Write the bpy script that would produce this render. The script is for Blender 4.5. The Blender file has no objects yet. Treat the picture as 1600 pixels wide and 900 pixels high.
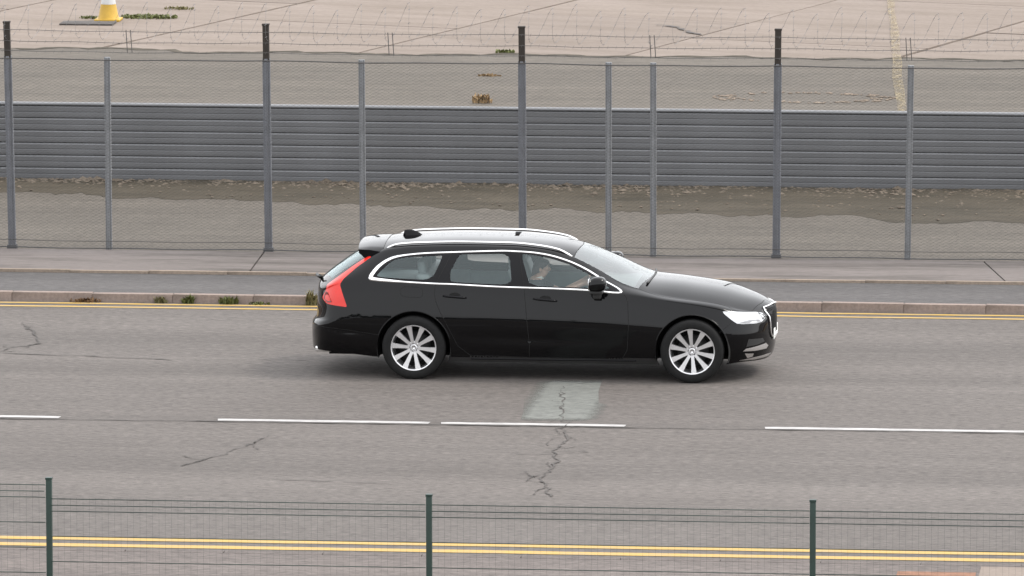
import bpy, bmesh, math, random
import numpy as np
from mathutils import Vector, Matrix
from mathutils.geometry import delaunay_2d_cdt
random.seed(7); np.random.seed(7)
scene = bpy.context.scene
COL = scene.collection

# ------------------------------------------------------------------ camera
def look_axes(psi, th, roll):
    f = Vector((-math.sin(psi)*math.cos(th), math.cos(psi)*math.cos(th), -math.sin(th)))
    r = Vector((math.cos(psi), math.sin(psi), 0)); u = r.cross(f)
    return f, r*math.cos(roll)+u*math.sin(roll), u*math.cos(roll)-r*math.sin(roll)
cam = bpy.data.cameras.new('camera'); cam_o = bpy.data.objects.new('camera', cam); COL.objects.link(cam_o)
cam.sensor_fit = 'HORIZONTAL'; cam.sensor_width = 36.0; cam.lens = 12546/1600*36
cam.clip_start = 1.0; cam.clip_end = 6000
_f, _r, _u = look_axes(math.radians(6.0), math.radians(7.833), math.radians(-0.063))
cam_o.matrix_world = Matrix(((_r.x, _u.x, -_f.x, 9.78), (_r.y, _u.y, -_f.y, -84.043), (_r.z, _u.z, -_f.z, 12.484), (0, 0, 0, 1)))
scene.camera = cam_o

# ------------------------------------------------------------------ sky, sun, exposure
SUN_AZ, SUN_EL = math.radians(75), math.radians(52)       # azimuth clockwise from +Y
world = bpy.data.worlds.new('World'); scene.world = world; world.use_nodes = True
nt = world.node_tree; nt.nodes.clear()
sky = nt.nodes.new('ShaderNodeTexSky'); sky.sky_type = 'NISHITA'; sky.sun_disc = False
sky.sun_elevation = SUN_EL; sky.sun_rotation = SUN_AZ; sky.air_density = 1.0; sky.dust_density = 3.0
hs = nt.nodes.new('ShaderNodeHueSaturation'); hs.inputs['Saturation'].default_value = 0.22
bg = nt.nodes.new('ShaderNodeBackground'); bg.inputs['Strength'].default_value = 0.15
wo = nt.nodes.new('ShaderNodeOutputWorld')
nt.links.new(sky.outputs[0], hs.inputs['Color']); cl = nt.nodes.new('ShaderNodeMix'); cl.data_type = 'RGBA'; cl.inputs[0].default_value = .72      # even cloud layer over the clear sky
cl.inputs[7].default_value = (6.65, 6.7, 6.85, 1); nt.links.new(hs.outputs[0], cl.inputs[6]); nt.links.new(cl.outputs[2], bg.inputs['Color']); nt.links.new(bg.outputs[0], wo.inputs[0])
sun = bpy.data.lights.new('sun', 'SUN'); sun.energy = 0.75; sun.angle = math.radians(14); sun.color = (1.0, 0.94, 0.86)
sun_o = bpy.data.objects.new('sun', sun); COL.objects.link(sun_o)
_d = Vector((math.sin(SUN_AZ)*math.cos(SUN_EL), math.cos(SUN_AZ)*math.cos(SUN_EL), math.sin(SUN_EL)))
sun_o.rotation_euler = _d.to_track_quat('Z', 'Y').to_euler(); sun_o.location = _d*60
vs = scene.view_settings; vs.view_transform = 'Standard'; vs.look = 'None'; vs.exposure = 1.28; vs.gamma = 1.0; vs.use_curve_mapping = False
scene.cycles.use_denoising = True
scene.cycles.max_bounces = 8; scene.cycles.transparent_max_bounces = 16

# ------------------------------------------------------------------ helpers
def link(o, parent=None, label=None, cat=None, group=None, kind=None):
    COL.objects.link(o)
    if parent: o.parent = parent
    if label: o['label'] = label
    if cat: o['category'] = cat
    if group: o['group'] = group
    if kind: o['kind'] = kind
    return o
def empty(name, loc=(0, 0, 0), **k):
    o = bpy.data.objects.new(name, None); o.location = loc; o.empty_display_size = .2
    return link(o, **k)
def mesh(name, verts, faces, mat, smooth=False):
    m = bpy.data.meshes.new(name); m.from_pydata([tuple(map(float, v)) for v in verts], [], faces); m.update()
    if mat: m.materials.append(mat)
    if smooth: m.polygons.foreach_set('use_smooth', [True]*len(m.polygons))
    return m
def obj(name, verts, faces, mat, parent=None, smooth=False, **k):
    return link(bpy.data.objects.new(name, mesh(name, verts, faces, mat, smooth)), parent, **k)
def from_bm(name, bm, mat, parent=None, smooth=False, **k):
    m = bpy.data.meshes.new(name); bm.to_mesh(m); bm.free()
    if mat: m.materials.append(mat)
    if smooth:
        m.polygons.foreach_set('use_smooth', [True]*len(m.polygons))
    return link(bpy.data.objects.new(name, m), parent, **k)
def box_vf(x0, x1, y0, y1, z0, z1):
    v = [(x, y, z) for z in (z0, z1) for y in (y0, y1) for x in (x0, x1)]
    return v, [(0, 2, 3, 1), (4, 5, 7, 6), (0, 1, 5, 4), (2, 6, 7, 3), (0, 4, 6, 2), (1, 3, 7, 5)]
def rbox(name, x0, x1, y0, y1, z0, z1, bev, mat, parent=None, seg=3, shape=None, **k):
    bm = bmesh.new(); v, f = box_vf(x0, x1, y0, y1, z0, z1)
    bv = [bm.verts.new(p) for p in v]
    for q in f: bm.faces.new([bv[i] for i in q])
    bmesh.ops.recalc_face_normals(bm, faces=bm.faces)
    if bev: bmesh.ops.bevel(bm, geom=bm.edges[:], offset=bev, segments=seg, affect='EDGES', profile=.6)
    if shape:
        for q in bm.verts: q.co = Vector(shape(q.co))
    return from_bm(name, bm, mat, parent, smooth=bev > 0, **k)
def tube_vf(path, r, n=6, closed=False, flat=1.0):
    P = [Vector(p) for p in path]; V = []; F = []; m = len(P); up0 = None
    for i, p in enumerate(P):
        a = P[(i-1) % m] if (closed or i > 0) else p
        b = P[(i+1) % m] if (closed or i < m-1) else p
        t = (b-a).normalized()
        if up0 is None: up0 = Vector((0, 0, 1)) if abs(t.z) < .9 else Vector((1, 0, 0))
        s = t.cross(up0).normalized(); u = s.cross(t).normalized(); up0 = u
        rr = r[i] if isinstance(r, (list, tuple)) else r
        for k in range(n):
            an = 2*math.pi*k/n
            V.append(p+s*(math.cos(an)*rr)+u*(math.sin(an)*rr*flat))
    for i in range(m if closed else m-1):
        j = (i+1) % m
        for k in range(n):
            F.append((i*n+k, i*n+(k+1) % n, j*n+(k+1) % n, j*n+k))
    if not closed:
        F.append(tuple(range(n))[::-1]); F.append(tuple((m-1)*n+k for k in range(n)))
    return V, F
def tube(name, path, r, mat, parent=None, n=8, closed=False, flat=1.0, **k):
    V, F = tube_vf(path, r, n, closed, flat)
    return obj(name, V, F, mat, parent, smooth=n > 4, **k)
def lathe_vf(prof, n=48, axis='Y', a0=0, a1=2*math.pi):
    V = []; F = []; full = abs(a1-a0-2*math.pi) < 1e-6; m = n if full else n+1
    for i in range(m):
        a = a0+(a1-a0)*i/n
        for r, h in prof:
            V.append((r*math.cos(a), h, r*math.sin(a)) if axis == 'Y' else (r*math.cos(a), r*math.sin(a), h))
    k = len(prof)
    for i in range(n):
        j = (i+1) % m
        for q in range(k-1): F.append((i*k+q, i*k+q+1, j*k+q+1, j*k+q))
    return V, F
def merge(*vfs):
    V = []; F = []
    for v, f in vfs:
        o = len(V); V += list(v); F += [tuple(i+o for i in q) for q in f]
    return V, F

# ------------------------------------------------------------------ materials
def newmat(name):
    m = bpy.data.materials.new(name); m.use_nodes = True
    return m, m.node_tree, m.node_tree.nodes['Principled BSDF']
def mixcol(t, fac, a, b, mode='MIX'):
    n = t.nodes.new('ShaderNodeMix'); n.data_type = 'RGBA'; n.blend_type = mode
    for sock, val in ((n.inputs[0], fac), (n.inputs[6], a), (n.inputs[7], b)):
        if isinstance(val, bpy.types.NodeSocket): t.links.new(val, sock)
        elif isinstance(val, (tuple, list)): sock.default_value = (*val[:3], 1)
        else: sock.default_value = val
    return n.outputs[2]
def noise(t, scale, detail=4, stretch=(1, 1, 1), rough=.6, off=(0, 0, 0)):
    tc = t.nodes.new('ShaderNodeTexCoord'); mp = t.nodes.new('ShaderNodeMapping')
    mp.inputs['Scale'].default_value = stretch; mp.inputs['Location'].default_value = off
    n = t.nodes.new('ShaderNodeTexNoise'); n.inputs['Scale'].default_value = scale; n.inputs['Detail'].default_value = detail
    n.inputs['Roughness'].default_value = rough
    t.links.new(tc.outputs['Object'], mp.inputs[0]); t.links.new(mp.outputs[0], n.inputs['Vector'])
    return n.outputs['Fac']
def ramp(t, fac, stops):
    r = t.nodes.new('ShaderNodeValToRGB'); e = r.color_ramp.elements
    while len(e) < len(stops): e.new(.5)
    for q, (p, c) in zip(e, stops):
        q.position = p; q.color = (c, c, c, 1) if not isinstance(c, (tuple, list)) else (*c[:3], 1)
    t.links.new(fac, r.inputs[0]); return r.outputs[0]
def bump(t, b, h, strength, dist=.01):
    n = t.nodes.new('ShaderNodeBump'); n.inputs['Strength'].default_value = strength; n.inputs['Distance'].default_value = dist
    t.links.new(h, n.inputs['Height']); t.links.new(n.outputs[0], b.inputs['Normal'])
def simple(name, col, rough=.5, metal=0, coat=0, var=.12, scale=6, spec=.5, bmp=0, coat_rough=.03):
    m, t, b = newmat(name)
    n = noise(t, scale, 4)
    c = mixcol(t, ramp(t, n, [(.3, 0), (.7, 1)]), tuple(q*(1-var) for q in col), tuple(min(1, q*(1+var)) for q in col))
    t.links.new(c, b.inputs['Base Color'])
    b.inputs['Roughness'].default_value = rough; b.inputs['Metallic'].default_value = metal
    b.inputs['Coat Weight'].default_value = coat; b.inputs['Coat Roughness'].default_value = coat_rough
    b.inputs['Specular IOR Level'].default_value = spec; b.inputs['Coat IOR'].default_value = 1.34
    if bmp: bump(t, b, noise(t, scale*8, 3), bmp)
    return m
def asphalt(name, a, b2, grain=1.0, stain=.25, sx=.22):
    # worn surface: broad tone drift, wheel-polished streaks along the road, aggregate speckle
    a, b2 = [tuple(q*.395 for q in k) for k in (a, b2)]
    m, t, b = newmat(name)
    c = mixcol(t, ramp(t, noise(t, .35, 5, (.6, 1, 1)), [(.3, 0), (.7, 1)]), a, b2)
    st = ramp(t, noise(t, 9, 4, (sx*.35, 1, 1), .65), [(.3, 0), (.7, 1)])
    c = mixcol(t, stain, c, mixcol(t, st, tuple(q*.72 for q in a), tuple(q*1.22 for q in b2)))
    sp = ramp(t, noise(t, 42, 3, (sx, 1, 1), .75, (3, 1, 0)), [(.36, .62*1), (.5, 1), (.68, 1.5)])
    c = mixcol(t, grain, c, sp, 'MULTIPLY')
    bd = ramp(t, noise(t, .62, 2, (.012, 1, 1), .5, (0, 7.3, 0)), [(.3, .80), (.7, 1.14)]); c = mixcol(t, 1.0, c, bd, 'MULTIPLY')   # polished wheel tracks
    t.links.new(c, b.inputs['Base Color']); b.inputs['Roughness'].default_value = .85; b.inputs['Specular IOR Level'].default_value = .3
    bump(t, b, noise(t, 60, 3, (sx*1.5, 1, 1)), .35, .01)
    return m
def concrete(name, a, b2, rnd=0, stain=(.10, .085, .07), amt=.5, sx=.5):
    a, b2, stain = [tuple(q*.395 for q in k) for k in (a, b2, stain)]
    m, t, b = newmat(name)
    c = mixcol(t, ramp(t, noise(t, .8, 5, (sx, 1, 1)), [(.3, 0), (.7, 1)]), a, b2)
    s = ramp(t, noise(t, 2.2, 6, (sx*.6, 1, 1), .7, (9, 4, 0)), [(.46, 0), (.68, amt)])
    c = mixcol(t, s, c, stain)
    sp = ramp(t, noise(t, 30, 3, (sx, 1, 1), .7), [(.34, .86), (.5, 1), (.7, 1.12)])
    c = mixcol(t, 1.0, c, sp, 'MULTIPLY')
    if rnd:
        oi = t.nodes.new('ShaderNodeObjectInfo')
        c = mixcol(t, 1.0, c, ramp(t, oi.outputs['Random'], [(0, 1-rnd), (1, 1+rnd)]), 'MULTIPLY')
    t.links.new(c, b.inputs['Base Color']); b.inputs['Roughness'].default_value = .9; b.inputs['Specular IOR Level'].default_value = .25
    bump(t, b, noise(t, 25, 4, (sx, 1, 1)), .3, .01)
    return m
def paintline(name, col, wear=.45, under=(.2, .19, .18)):
    m, t, b = newmat(name)
    w = ramp(t, noise(t, 11, 6, (.35, 1, 1), .75), [(.40, 0), (.66, wear)])
    c = mixcol(t, w, col, under); t.links.new(c, b.inputs['Base Color']); b.inputs['Roughness'].default_value = .7
    return m
def glassmat(name, tint, refl=(1, 1, 1), ior=1.5):
    m, t, b = newmat(name); t.nodes.remove(b)
    tr = t.nodes.new('ShaderNodeBsdfTransparent'); gl = t.nodes.new('ShaderNodeBsdfGlossy'); gl.inputs['Roughness'].default_value = .015; gl.inputs['Color'].default_value = (*refl, 1)
    nz = noise(t, 1.2, 2)
    c = mixcol(t, nz, tuple(q*.97 for q in tint), tint); t.links.new(c, tr.inputs['Color'])
    fr = t.nodes.new('ShaderNodeFresnel'); fr.inputs['IOR'].default_value = ior
    mx = t.nodes.new('ShaderNodeMixShader'); t.links.new(fr.outputs[0], mx.inputs[0]); t.links.new(tr.outputs[0], mx.inputs[1]); t.links.new(gl.outputs[0], mx.inputs[2])
    t.links.new(mx.outputs[0], t.nodes['Material Output'].inputs[0])
    return m

M = {}
M['road'] = asphalt('road_asphalt', (.232, .204, .186), (.286, .255, .235), 1.0, .32)
M['path'] = asphalt('path_asphalt', (.17, .158, .155), (.21, .195, .19), .8)
M['foot'] = asphalt('near_footway', (.25, .21, .19), (.31, .265, .245))
M['yard'] = asphalt('yard_tarmac', (.185, .16, .132), (.262, .228, .19), .9, .45, .3)
M['ground'] = asphalt('open_ground', (.22, .20, .16), (.28, .25, .2))
M['verge'] = concrete('verge_concrete', (.31, .27, .25), (.40, .35, .33), amt=.75, sx=.25)
M['taxi'] = asphalt('apron_tarmac', (.185, .158, .128), (.275, .238, .196), .7, .55, .16)
M['slab'] = concrete('apron_concrete', (.45, .365, .305), (.56, .465, .40), rnd=.06, stain=(.34, .27, .21), amt=.6, sx=.3)
M['kerb'] = concrete('kerb_concrete', (.55, .43, .37), (.68, .55, .48), rnd=.08, sx=1)
M['edging'] = concrete('edging_concrete', (.58, .46, .36), (.68, .56, .45), rnd=.08, sx=1)
M['dirt'] = concrete('brown_dirt', (.115, .095, .066), (.19, .158, .115), stain=(.07, .06, .04), amt=.8, sx=.5)
M['stone'] = concrete('rubble_stone', (.30, .24, .18), (.42, .35, .28), sx=1)
M['yellow'] = paintline('yellow_road_paint', (.41, .255, .042), .6, (.25, .205, .145))
M['yellow_old'] = paintline('faded_yellow_paint', (.31, .24, .115), .95, (.205, .167, .13))
_t = M['yellow_old'].node_tree; _t.links.new(ramp(_t, noise(_t, 7, 5, (1.5, .35, 1), .75), [(.36, .05), (.64, .65)]), _t.nodes['Principled BSDF'].inputs['Alpha'])
M['white'] = paintline('white_road_paint', (.42, .41, .40), .6, (.09, .083, .08))
M['patch'] = asphalt('patch_paint', (.33, .34, .31), (.38, .39, .36), .8)
def feather(m):        # worn paint: thins out raggedly towards its edges
    t = m.node_tree; b = t.nodes['Principled BSDF']; tc = t.nodes.new('ShaderNodeTexCoord'); sx = t.nodes.new('ShaderNodeSeparateXYZ'); t.links.new(tc.outputs['Generated'], sx.inputs[0])
    def mth(op, p, q):
        n = t.nodes.new('ShaderNodeMath'); n.operation = op
        for k, v in enumerate((p, q)):
            if isinstance(v, bpy.types.NodeSocket): t.links.new(v, n.inputs[k])
            else: n.inputs[k].default_value = v
        return n.outputs[0]
    ex = mth('MULTIPLY', mth('SUBTRACT', .5, mth('ABSOLUTE', mth('SUBTRACT', sx.outputs[0], .5), 0)), 4.0)
    ey = mth('MULTIPLY', mth('SUBTRACT', .5, mth('ABSOLUTE', mth('SUBTRACT', sx.outputs[1], .5), 0)), 9.0)
    al = mth('MULTIPLY', mth('MINIMUM', ex, 1.0), mth('MINIMUM', ey, 1.0))
    al = mth('SUBTRACT', mth('MULTIPLY', al, 1.5), mth('MULTIPLY', noise(t, 9, 5, (.5, 1, 1), .7), .9)); n = t.nodes.new('ShaderNodeClamp'); t.links.new(al, n.inputs[0]); t.links.new(n.outputs[0], b.inputs['Alpha'])
feather(M['patch'])
M['tar'] = asphalt('tar_crack', (.17, .152, .14), (.21, .19, .178))
M['red'] = asphalt('red_surfacing', (.45, .22, .13), (.52, .27, .17))
M['galv'] = simple('galvanised_post', (.165, .172, .19), .5, .2, scale=9)
M['galv2'] = simple('galvanised_light', (.20, .206, .215), .55, .15, scale=9)
M['darkwood'] = simple('dark_extension', (.026, .02, .015), .8, scale=12)
M['wire'] = simple('mesh_wire', (.065, .061, .055), .7, .1)
M['wire2'] = simple('barbed_wire', (.085, .08, .077), .55, .3)
M['coil'] = simple('razor_tape', (.20, .197, .20), .5, .3)
M['barrier'] = simple('grey_barrier', (.136, .139, .146), .55, .1, var=.12, scale=.8)
M['barrier_dark'] = simple('barrier_back', (.06, .06, .062), .7)
M['green'] = simple('green_powder_coat', (.009, .027, .02), .5)
M['paint'] = simple('black_car_paint', (.0025, .0025, .003), .4, 0, 1.0, var=.03, spec=.0)
M['gloss'] = simple('gloss_black_trim', (.008, .008, .009), .3, 0, .5, var=.03, spec=.0)
M['plastic'] = simple('black_plastic', (.014, .014, .014), .55)
M['gap'] = simple('panel_gap_dark', (.002, .002, .002), .9)
M['chrome'] = simple('bright_trim', (.92, .92, .92), .25, 1.0, var=.03)
M['rail'] = simple('satin_rail', (.90, .90, .90), .3, 1.0, var=.03)
M['alloy'] = simple('silver_alloy', (.72, .72, .73), .32, .85, var=.05)
M['rubber'] = simple('tyre_rubber', (.010, .010, .010), .85, var=.2, scale=30, spec=.25)
M['disc'] = simple('brake_disc', (.045, .045, .045), .5, .6)
M['red_lamp'] = simple('red_lens', (.60, .015, .006), .25, 0, .35, var=.06)
M['red_dark'] = simple('dark_red_lens', (.13, .004, .004), .3, 0, .1)
M['lamp'] = simple('headlamp_white', (.50, .51, .52), .2, .3, 1.0, var=.12, scale=25)
M['lamp_grey'] = simple('headlamp_grey', (.22, .22, .23), .25, .3, 1.0)
M['glass'] = glassmat('side_glass', (.95, .985, .98), (.86, .98, .99), 1.68)
M['ws'] = glassmat('windscreen_glass', (.94, .96, .955), (.97, 1, 1), 2.7)
M['plate'] = simple('white_plate', (.75, .75, .72), .4)
M['seat'] = simple('seat_leather', (.22, .26, .26), .55)
M['liner'] = simple('headliner', (.62, .62, .58), .9)
M['seat_light'] = simple('seat_light', (.42, .43, .42), .6)
M['cabin'] = simple('cabin_trim', (.17, .23, .235), .7)
M['skin'] = simple('skin', (.56, .36, .27), .5, scale=14)
M['hair'] = simple('dark_hair', (.03, .02, .015), .7, scale=40)
M['shirt'] = simple('black_shirt', (.02, .022, .026), .85)
M['trousers'] = simple('dark_trousers', (.03, .03, .04), .85)
M['collar'] = simple('pale_collar', (.70, .72, .66), .8)
M['cone_y'] = simple('cone_yellow', (.42, .255, .022), .5)
M['cone_w'] = simple('cone_white', (.45, .45, .44), .45)
M['leaf'] = simple('weed_green', (.085, .095, .023), .7, var=.35, scale=20)
M['leaf_dry'] = simple('weed_dry', (.25, .165, .08), .8, var=.35, scale=20)
M['leaf_brown'] = simple('weed_brown', (.10, .053, .02), .8, var=.3, scale=20)
M['leaf_pale'] = simple('weed_pale', (.125, .11, .045), .8, var=.3, scale=20)


# ================================================================== car body surface (x along, w around the half section)
def pchip(xk,yk):
    xk=np.array(xk,float);yk=np.array(yk,float);h=np.diff(xk);d=np.diff(yk)/h
    m=np.zeros_like(xk);m[0]=d[0];m[-1]=d[-1]
    for i in range(1,len(xk)-1):
        if d[i-1]*d[i]>0:
            w1=2*h[i]+h[i-1];w2=h[i]+2*h[i-1];m[i]=(w1+w2)/(w1/d[i-1]+w2/d[i])
    def f(x):
        x=np.clip(x,xk[0],xk[-1]);i=np.clip(np.searchsorted(xk,x)-1,0,len(h)-1)
        t=(x-xk[i])/h[i];t2=t*t;t3=t2*t
        return (2*t3-3*t2+1)*yk[i]+(t3-2*t2+t)*h[i]*m[i]+(-2*t3+3*t2)*yk[i+1]+(t3-t2)*h[i]*m[i+1]
    return f
def tab(s):
    a=[tuple(map(float,q.split(':'))) for q in s.split()]
    return pchip([q[0] for q in a],[q[1] for q in a])
ZL=[tab('-1.17:.25 -.98:.262 -.4:.21 .4:.165 2.5:.165 3.2:.17 3.46:.19 3.76:.17'),
 tab('-1.17:.36 -.9:.40 -.4:.385 .45:.385 1.2:.37 2.0:.355 2.6:.35 3.3:.34 3.76:.30'),
 tab('-1.17:.52 -.5:.62 .5:.62 2:.6 3.3:.52 3.76:.45'),
 tab('-1.17:.70 -1.0:.80 -.6:.93 0:.935 1:.905 2.0:.865 2.6:.80 3.2:.70 3.5:.64 3.76:.58'),
 tab('-1.17:.80 -1.0:.90 -.8:.985 -.45:1.02 0:.998 .41:.982 .9:.965 1.46:.952 1.83:.94 2.2:.915 2.6:.865 3.2:.775 3.4:.715 3.6:.67 3.76:.62'),
 tab('-1.17:.86 -1.05:.93 -.93:.985 -.8:1.07 -.64:1.17 -.48:1.27 -.3:1.343 0:1.378 .5:1.392 1.0:1.388 1.3:1.362 1.47:1.333 1.64:1.275 1.92:1.145 2.2:1.0 2.36:.958 2.6:.905 3.2:.82 3.4:.76 3.6:.70 3.76:.655'),
 tab('-1.17:.90 -1.08:.965 -1.0:1.03 -.8:1.175 -.62:1.285 -.45:1.375 0:1.42 .5:1.437 1.0:1.432 1.4:1.402 1.71:1.335 2.1:1.185 2.47:1.025 2.54:1.018 2.72:1.003 2.92:.978 3.23:.93 3.43:.868 3.62:.797 3.76:.71')]
YL=[tab('-1.17:.80 0:.84 2.9:.84 3.76:.78'),tab('-1.17:.86 -.4:.91 3:.915 3.76:.84'),tab('-1.17:.88 -.4:.93 3:.935 3.76:.86'),
 tab('-1.17:.84 -.4:.885 2.2:.89 3:.885 3.76:.81'),tab('-1.17:.79 -.6:.84 0:.862 2.0:.868 2.6:.86 3.2:.835 3.76:.75'),
 tab('-1.17:.74 -.93:.74 -.8:.71 -.64:.66 -.48:.615 -.3:.59 0:.59 1.0:.595 1.3:.59 1.64:.57 1.92:.62 2.2:.69 2.36:.725 2.6:.75 3.2:.74 3.4:.70 3.76:.62')]
_gx=np.linspace(-1.2,3.8,2001)
ZG=[f(_gx) for f in ZL];YG=[f(_gx) for f in YL]
WK=np.array([0,.22,.46,.76,.85,1.30,1.90])
def raw(x,w):
    # section point before smoothing; mirror past the centre line
    sg=np.where(w>WK[6],-1.,1.);w=np.where(w>WK[6],2*WK[6]-w,w);w=np.maximum(w,0)
    Z=np.array([np.interp(x,_gx,g) for g in ZG]);Y=np.array([np.interp(x,_gx,g) for g in YG]+[np.zeros_like(x)])
    k=np.clip(np.searchsorted(WK,w,side='right')-1,0,5);t=(w-WK[k])/(WK[k+1]-WK[k])
    ar=np.arange(len(x));z0=Z[k,ar];z1=Z[k+1,ar];y0=Y[k,ar];y1=Y[k+1,ar]
    tz=np.where(k==5,1-np.abs(1-t)**2.7,t);bul=np.where(k==4,.035*4*t*(1-t),0)
    return sg*(y0+(y1-y0)*t+bul),z0+(z1-z0)*tz
GX=np.linspace(-2.2,2.2,9);GW=np.exp(-GX**2/2);GW/=GW.sum()
XRt=pchip([.15,.22,.27,.45,.53,.58,.7,.9,.97,1.1],[-1.12,-1.145,-1.16,-1.165,-1.16,-1.115,-1.108,-1.10,-1.085,-1.0])
XFt=pchip([.12,.17,.22,.35,.69,.735,.80],[3.64,3.69,3.73,3.752,3.75,3.74,3.70])
def sm(x,w):
    s=np.interp(w,[0,.6,.8,1.3,1.5,1.9],[.05,.05,.025,.025,.06,.06])
    y=0;z=0
    for g,c in zip(GX,GW):
        a,b=raw(x,np.clip(w+g*s,0,9));y=y+c*a;z=z+c*b
    return y,z
def ends(w):
    w=np.atleast_1d(np.asarray(w,float));xr=np.full_like(w,-1.1);xf=np.full_like(w,3.74)
    for _ in range(12):
        xr=XRt(sm(xr,w)[1]);xf=XFt(sm(xf,w)[1])
    return xr,xf
_w=np.linspace(0,1.9,200);_a,_b=ends(_w)
def XR(w): return np.interp(w,_w,_a)
def XF(w): return np.interp(w,_w,_b)
def S(x,w):
    x=np.atleast_1d(np.asarray(x,float));w=np.atleast_1d(np.asarray(w,float));x,w=np.broadcast_arrays(x,w)
    y,z=sm(x,w)
    zc=.372-.012*(x-1.2);sw=np.sin(np.pi*np.clip((x-.40)/1.8,0,1))**.8
    y=y-.017*sw*np.exp(-((z-zc-.075)/.055)**2)
    zc=.46-.11*(x+.69);sw=np.sin(np.pi*np.clip((x+1.05)/.68,0,1))
    y=y-.010*sw*np.exp(-((z-zc-.04)/.035)**2)
    t=np.clip((x-XR(w))/.34,0,1);y=y*(1-(1-t)**2.5)**(1/2.5)
    t=np.clip((XF(w)-x)/.62,0,1);y=y*(1-(1-t)**2.3)**(1/2.3)
    return np.stack([x,-y,z],-1)
def w_of(x,z):
    x=np.atleast_1d(np.asarray(x,float));z=np.atleast_1d(np.asarray(z,float))
    lo=np.zeros_like(x);hi=np.full_like(x,1.9)
    for _ in range(30):
        m=(lo+hi)/2;zz=sm(x,m)[1];lo=np.where(zz<z,m,lo);hi=np.where(zz<z,hi,m)
    return (lo+hi)/2


# ================================================================== SETTING
ZP = .10
def sheet(name, x0, x1, y0, y1, z, mat, parent=None, **k):
    return obj(name, [(x0, y0, z), (x1, y0, z), (x1, y1, z), (x0, y1, z)], [(0, 1, 2, 3)], mat, parent, **k)
sheet('ground', -2500, 2500, -2500, 2500, -.06, M['ground'], kind='structure', label='open ground reaching to the horizon')
road = sheet('road', -250, 250, -11.9, 4.62, 0, M['road'], kind='structure', label='worn grey two lane road')
# near footway and flush kerb
near_foot = sheet('near_footway', -250, 250, -40, -12.03, .03, M['foot'], kind='structure', label='brownish footway on the near side of the road')
sheet('red_surface_patch', 5.76, 6.47, -13.5, -12.42, .036, M['red'], near_foot)
sheet('concrete_patch', 6.50, 14, -13.8, -12.1, .036, M['slab'], near_foot)
nk = empty('near_kerb', (0, -12, 0), kind='structure', label='flush kerb along the near footway')
km = None
for i in range(-9, 16):
    x = i*.915
    if km is None: km = mesh('kerb_stone', *box_vf(-.452, .452, -.065, .065, -.1, .032), M['foot'])
    o = bpy.data.objects.new('kerb_stone', km); o.location = (x, .0355, 0); link(o, nk)
# far kerb, path, edging, verge
fk = empty('far_kerb', (0, 4.68, 0), kind='structure', label='pinkish concrete kerb on the far side of the road')
bm = bmesh.new(); v, f = box_vf(-.4565, .4565, -.0625, .0625, -.12, .096); bv = [bm.verts.new(p) for p in v]
for q in f: bm.faces.new([bv[i] for i in q])
bmesh.ops.recalc_face_normals(bm, faces=bm.faces); bmesh.ops.bevel(bm, geom=bm.edges[:], offset=.006, segments=2, affect='EDGES')
ksm = bpy.data.meshes.new('kerb_stone'); bm.to_mesh(ksm); bm.free(); ksm.materials.append(M['kerb'])
for i in range(-16, 17):
    o = bpy.data.objects.new('kerb_stone', ksm); o.location = (i*.915-.18, 0, random.uniform(-.004, .004)); o.rotation_euler = (0, random.uniform(-.004, .004), 0); link(o, fk)
for s, n in ((-1, 'a'), (1, 'b')):
    x0, x1 = (-250, -15.30) if s < 0 else (15.30, 250)
    obj('kerb_run', *box_vf(x0, x1, -.06, .06, -.12, .092), M['kerb'], fk)
sheet('far_path', -250, 250, 4.742, 6.36, .09, M['path'], kind='structure', label='narrow dark asphalt path behind the far kerb')
ed = empty('edging', (0, 6.39, 0), kind='structure', label='pale concrete edging behind the asphalt path')
em = mesh('edging_stone', *box_vf(-.455, .455, -.03, .03, -.1, .120), M['edging'])
for i in range(-16, 17):
    o = bpy.data.objects.new('edging_stone', em); o.location = (i*.915+.2, random.uniform(-.012, .012), random.uniform(-.008, .006)); link(o, ed)
# cracked concrete verge: slabs with open joints
verge = empty('verge', (0, 7.3, 0), kind='structure', label='cracked pale concrete verge below the fence')
cuts = [-20, -12.5, -7.2, -2.80, 5.75, 11, 20]
for a, b in zip(cuts[:-1], cuts[1:]):
    sk = .18 if abs(b-5.75) < .1 else .03
    ska = .18 if abs(a-5.75) < .1 else .03
    g = .010
    V = [(a+g+ska, 6.425, ZP), (b-g+sk, 6.425, ZP), (b-g-sk, 8.22, ZP+.012), (a+g-ska, 8.22, ZP+.012)]
    V = [(p[0], p[1]-7.3, p[2]) for p in V]; V += [(p[0], p[1], -.05) for p in V]
    obj('concrete_slab', V, [(0, 1, 2, 3), (0, 4, 5, 1), (1, 5, 6, 2), (2, 6, 7, 3), (3, 7, 4, 0)], M['verge'], verge)
for s in (-1, 1): sheet('verge_end', s*20.03, s*250, -.875, .92, ZP, M['verge'], verge)
yard = sheet('yard', -250, 250, 8.24, 15.6, ZP, M['yard'], kind='structure', label='grey tarmac yard between mesh fence and barrier')
sheet('verge_base', -250, 250, 6.3, 8.3, .02, M['tar'], kind='structure', label='dark gap below the verge slabs')
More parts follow.
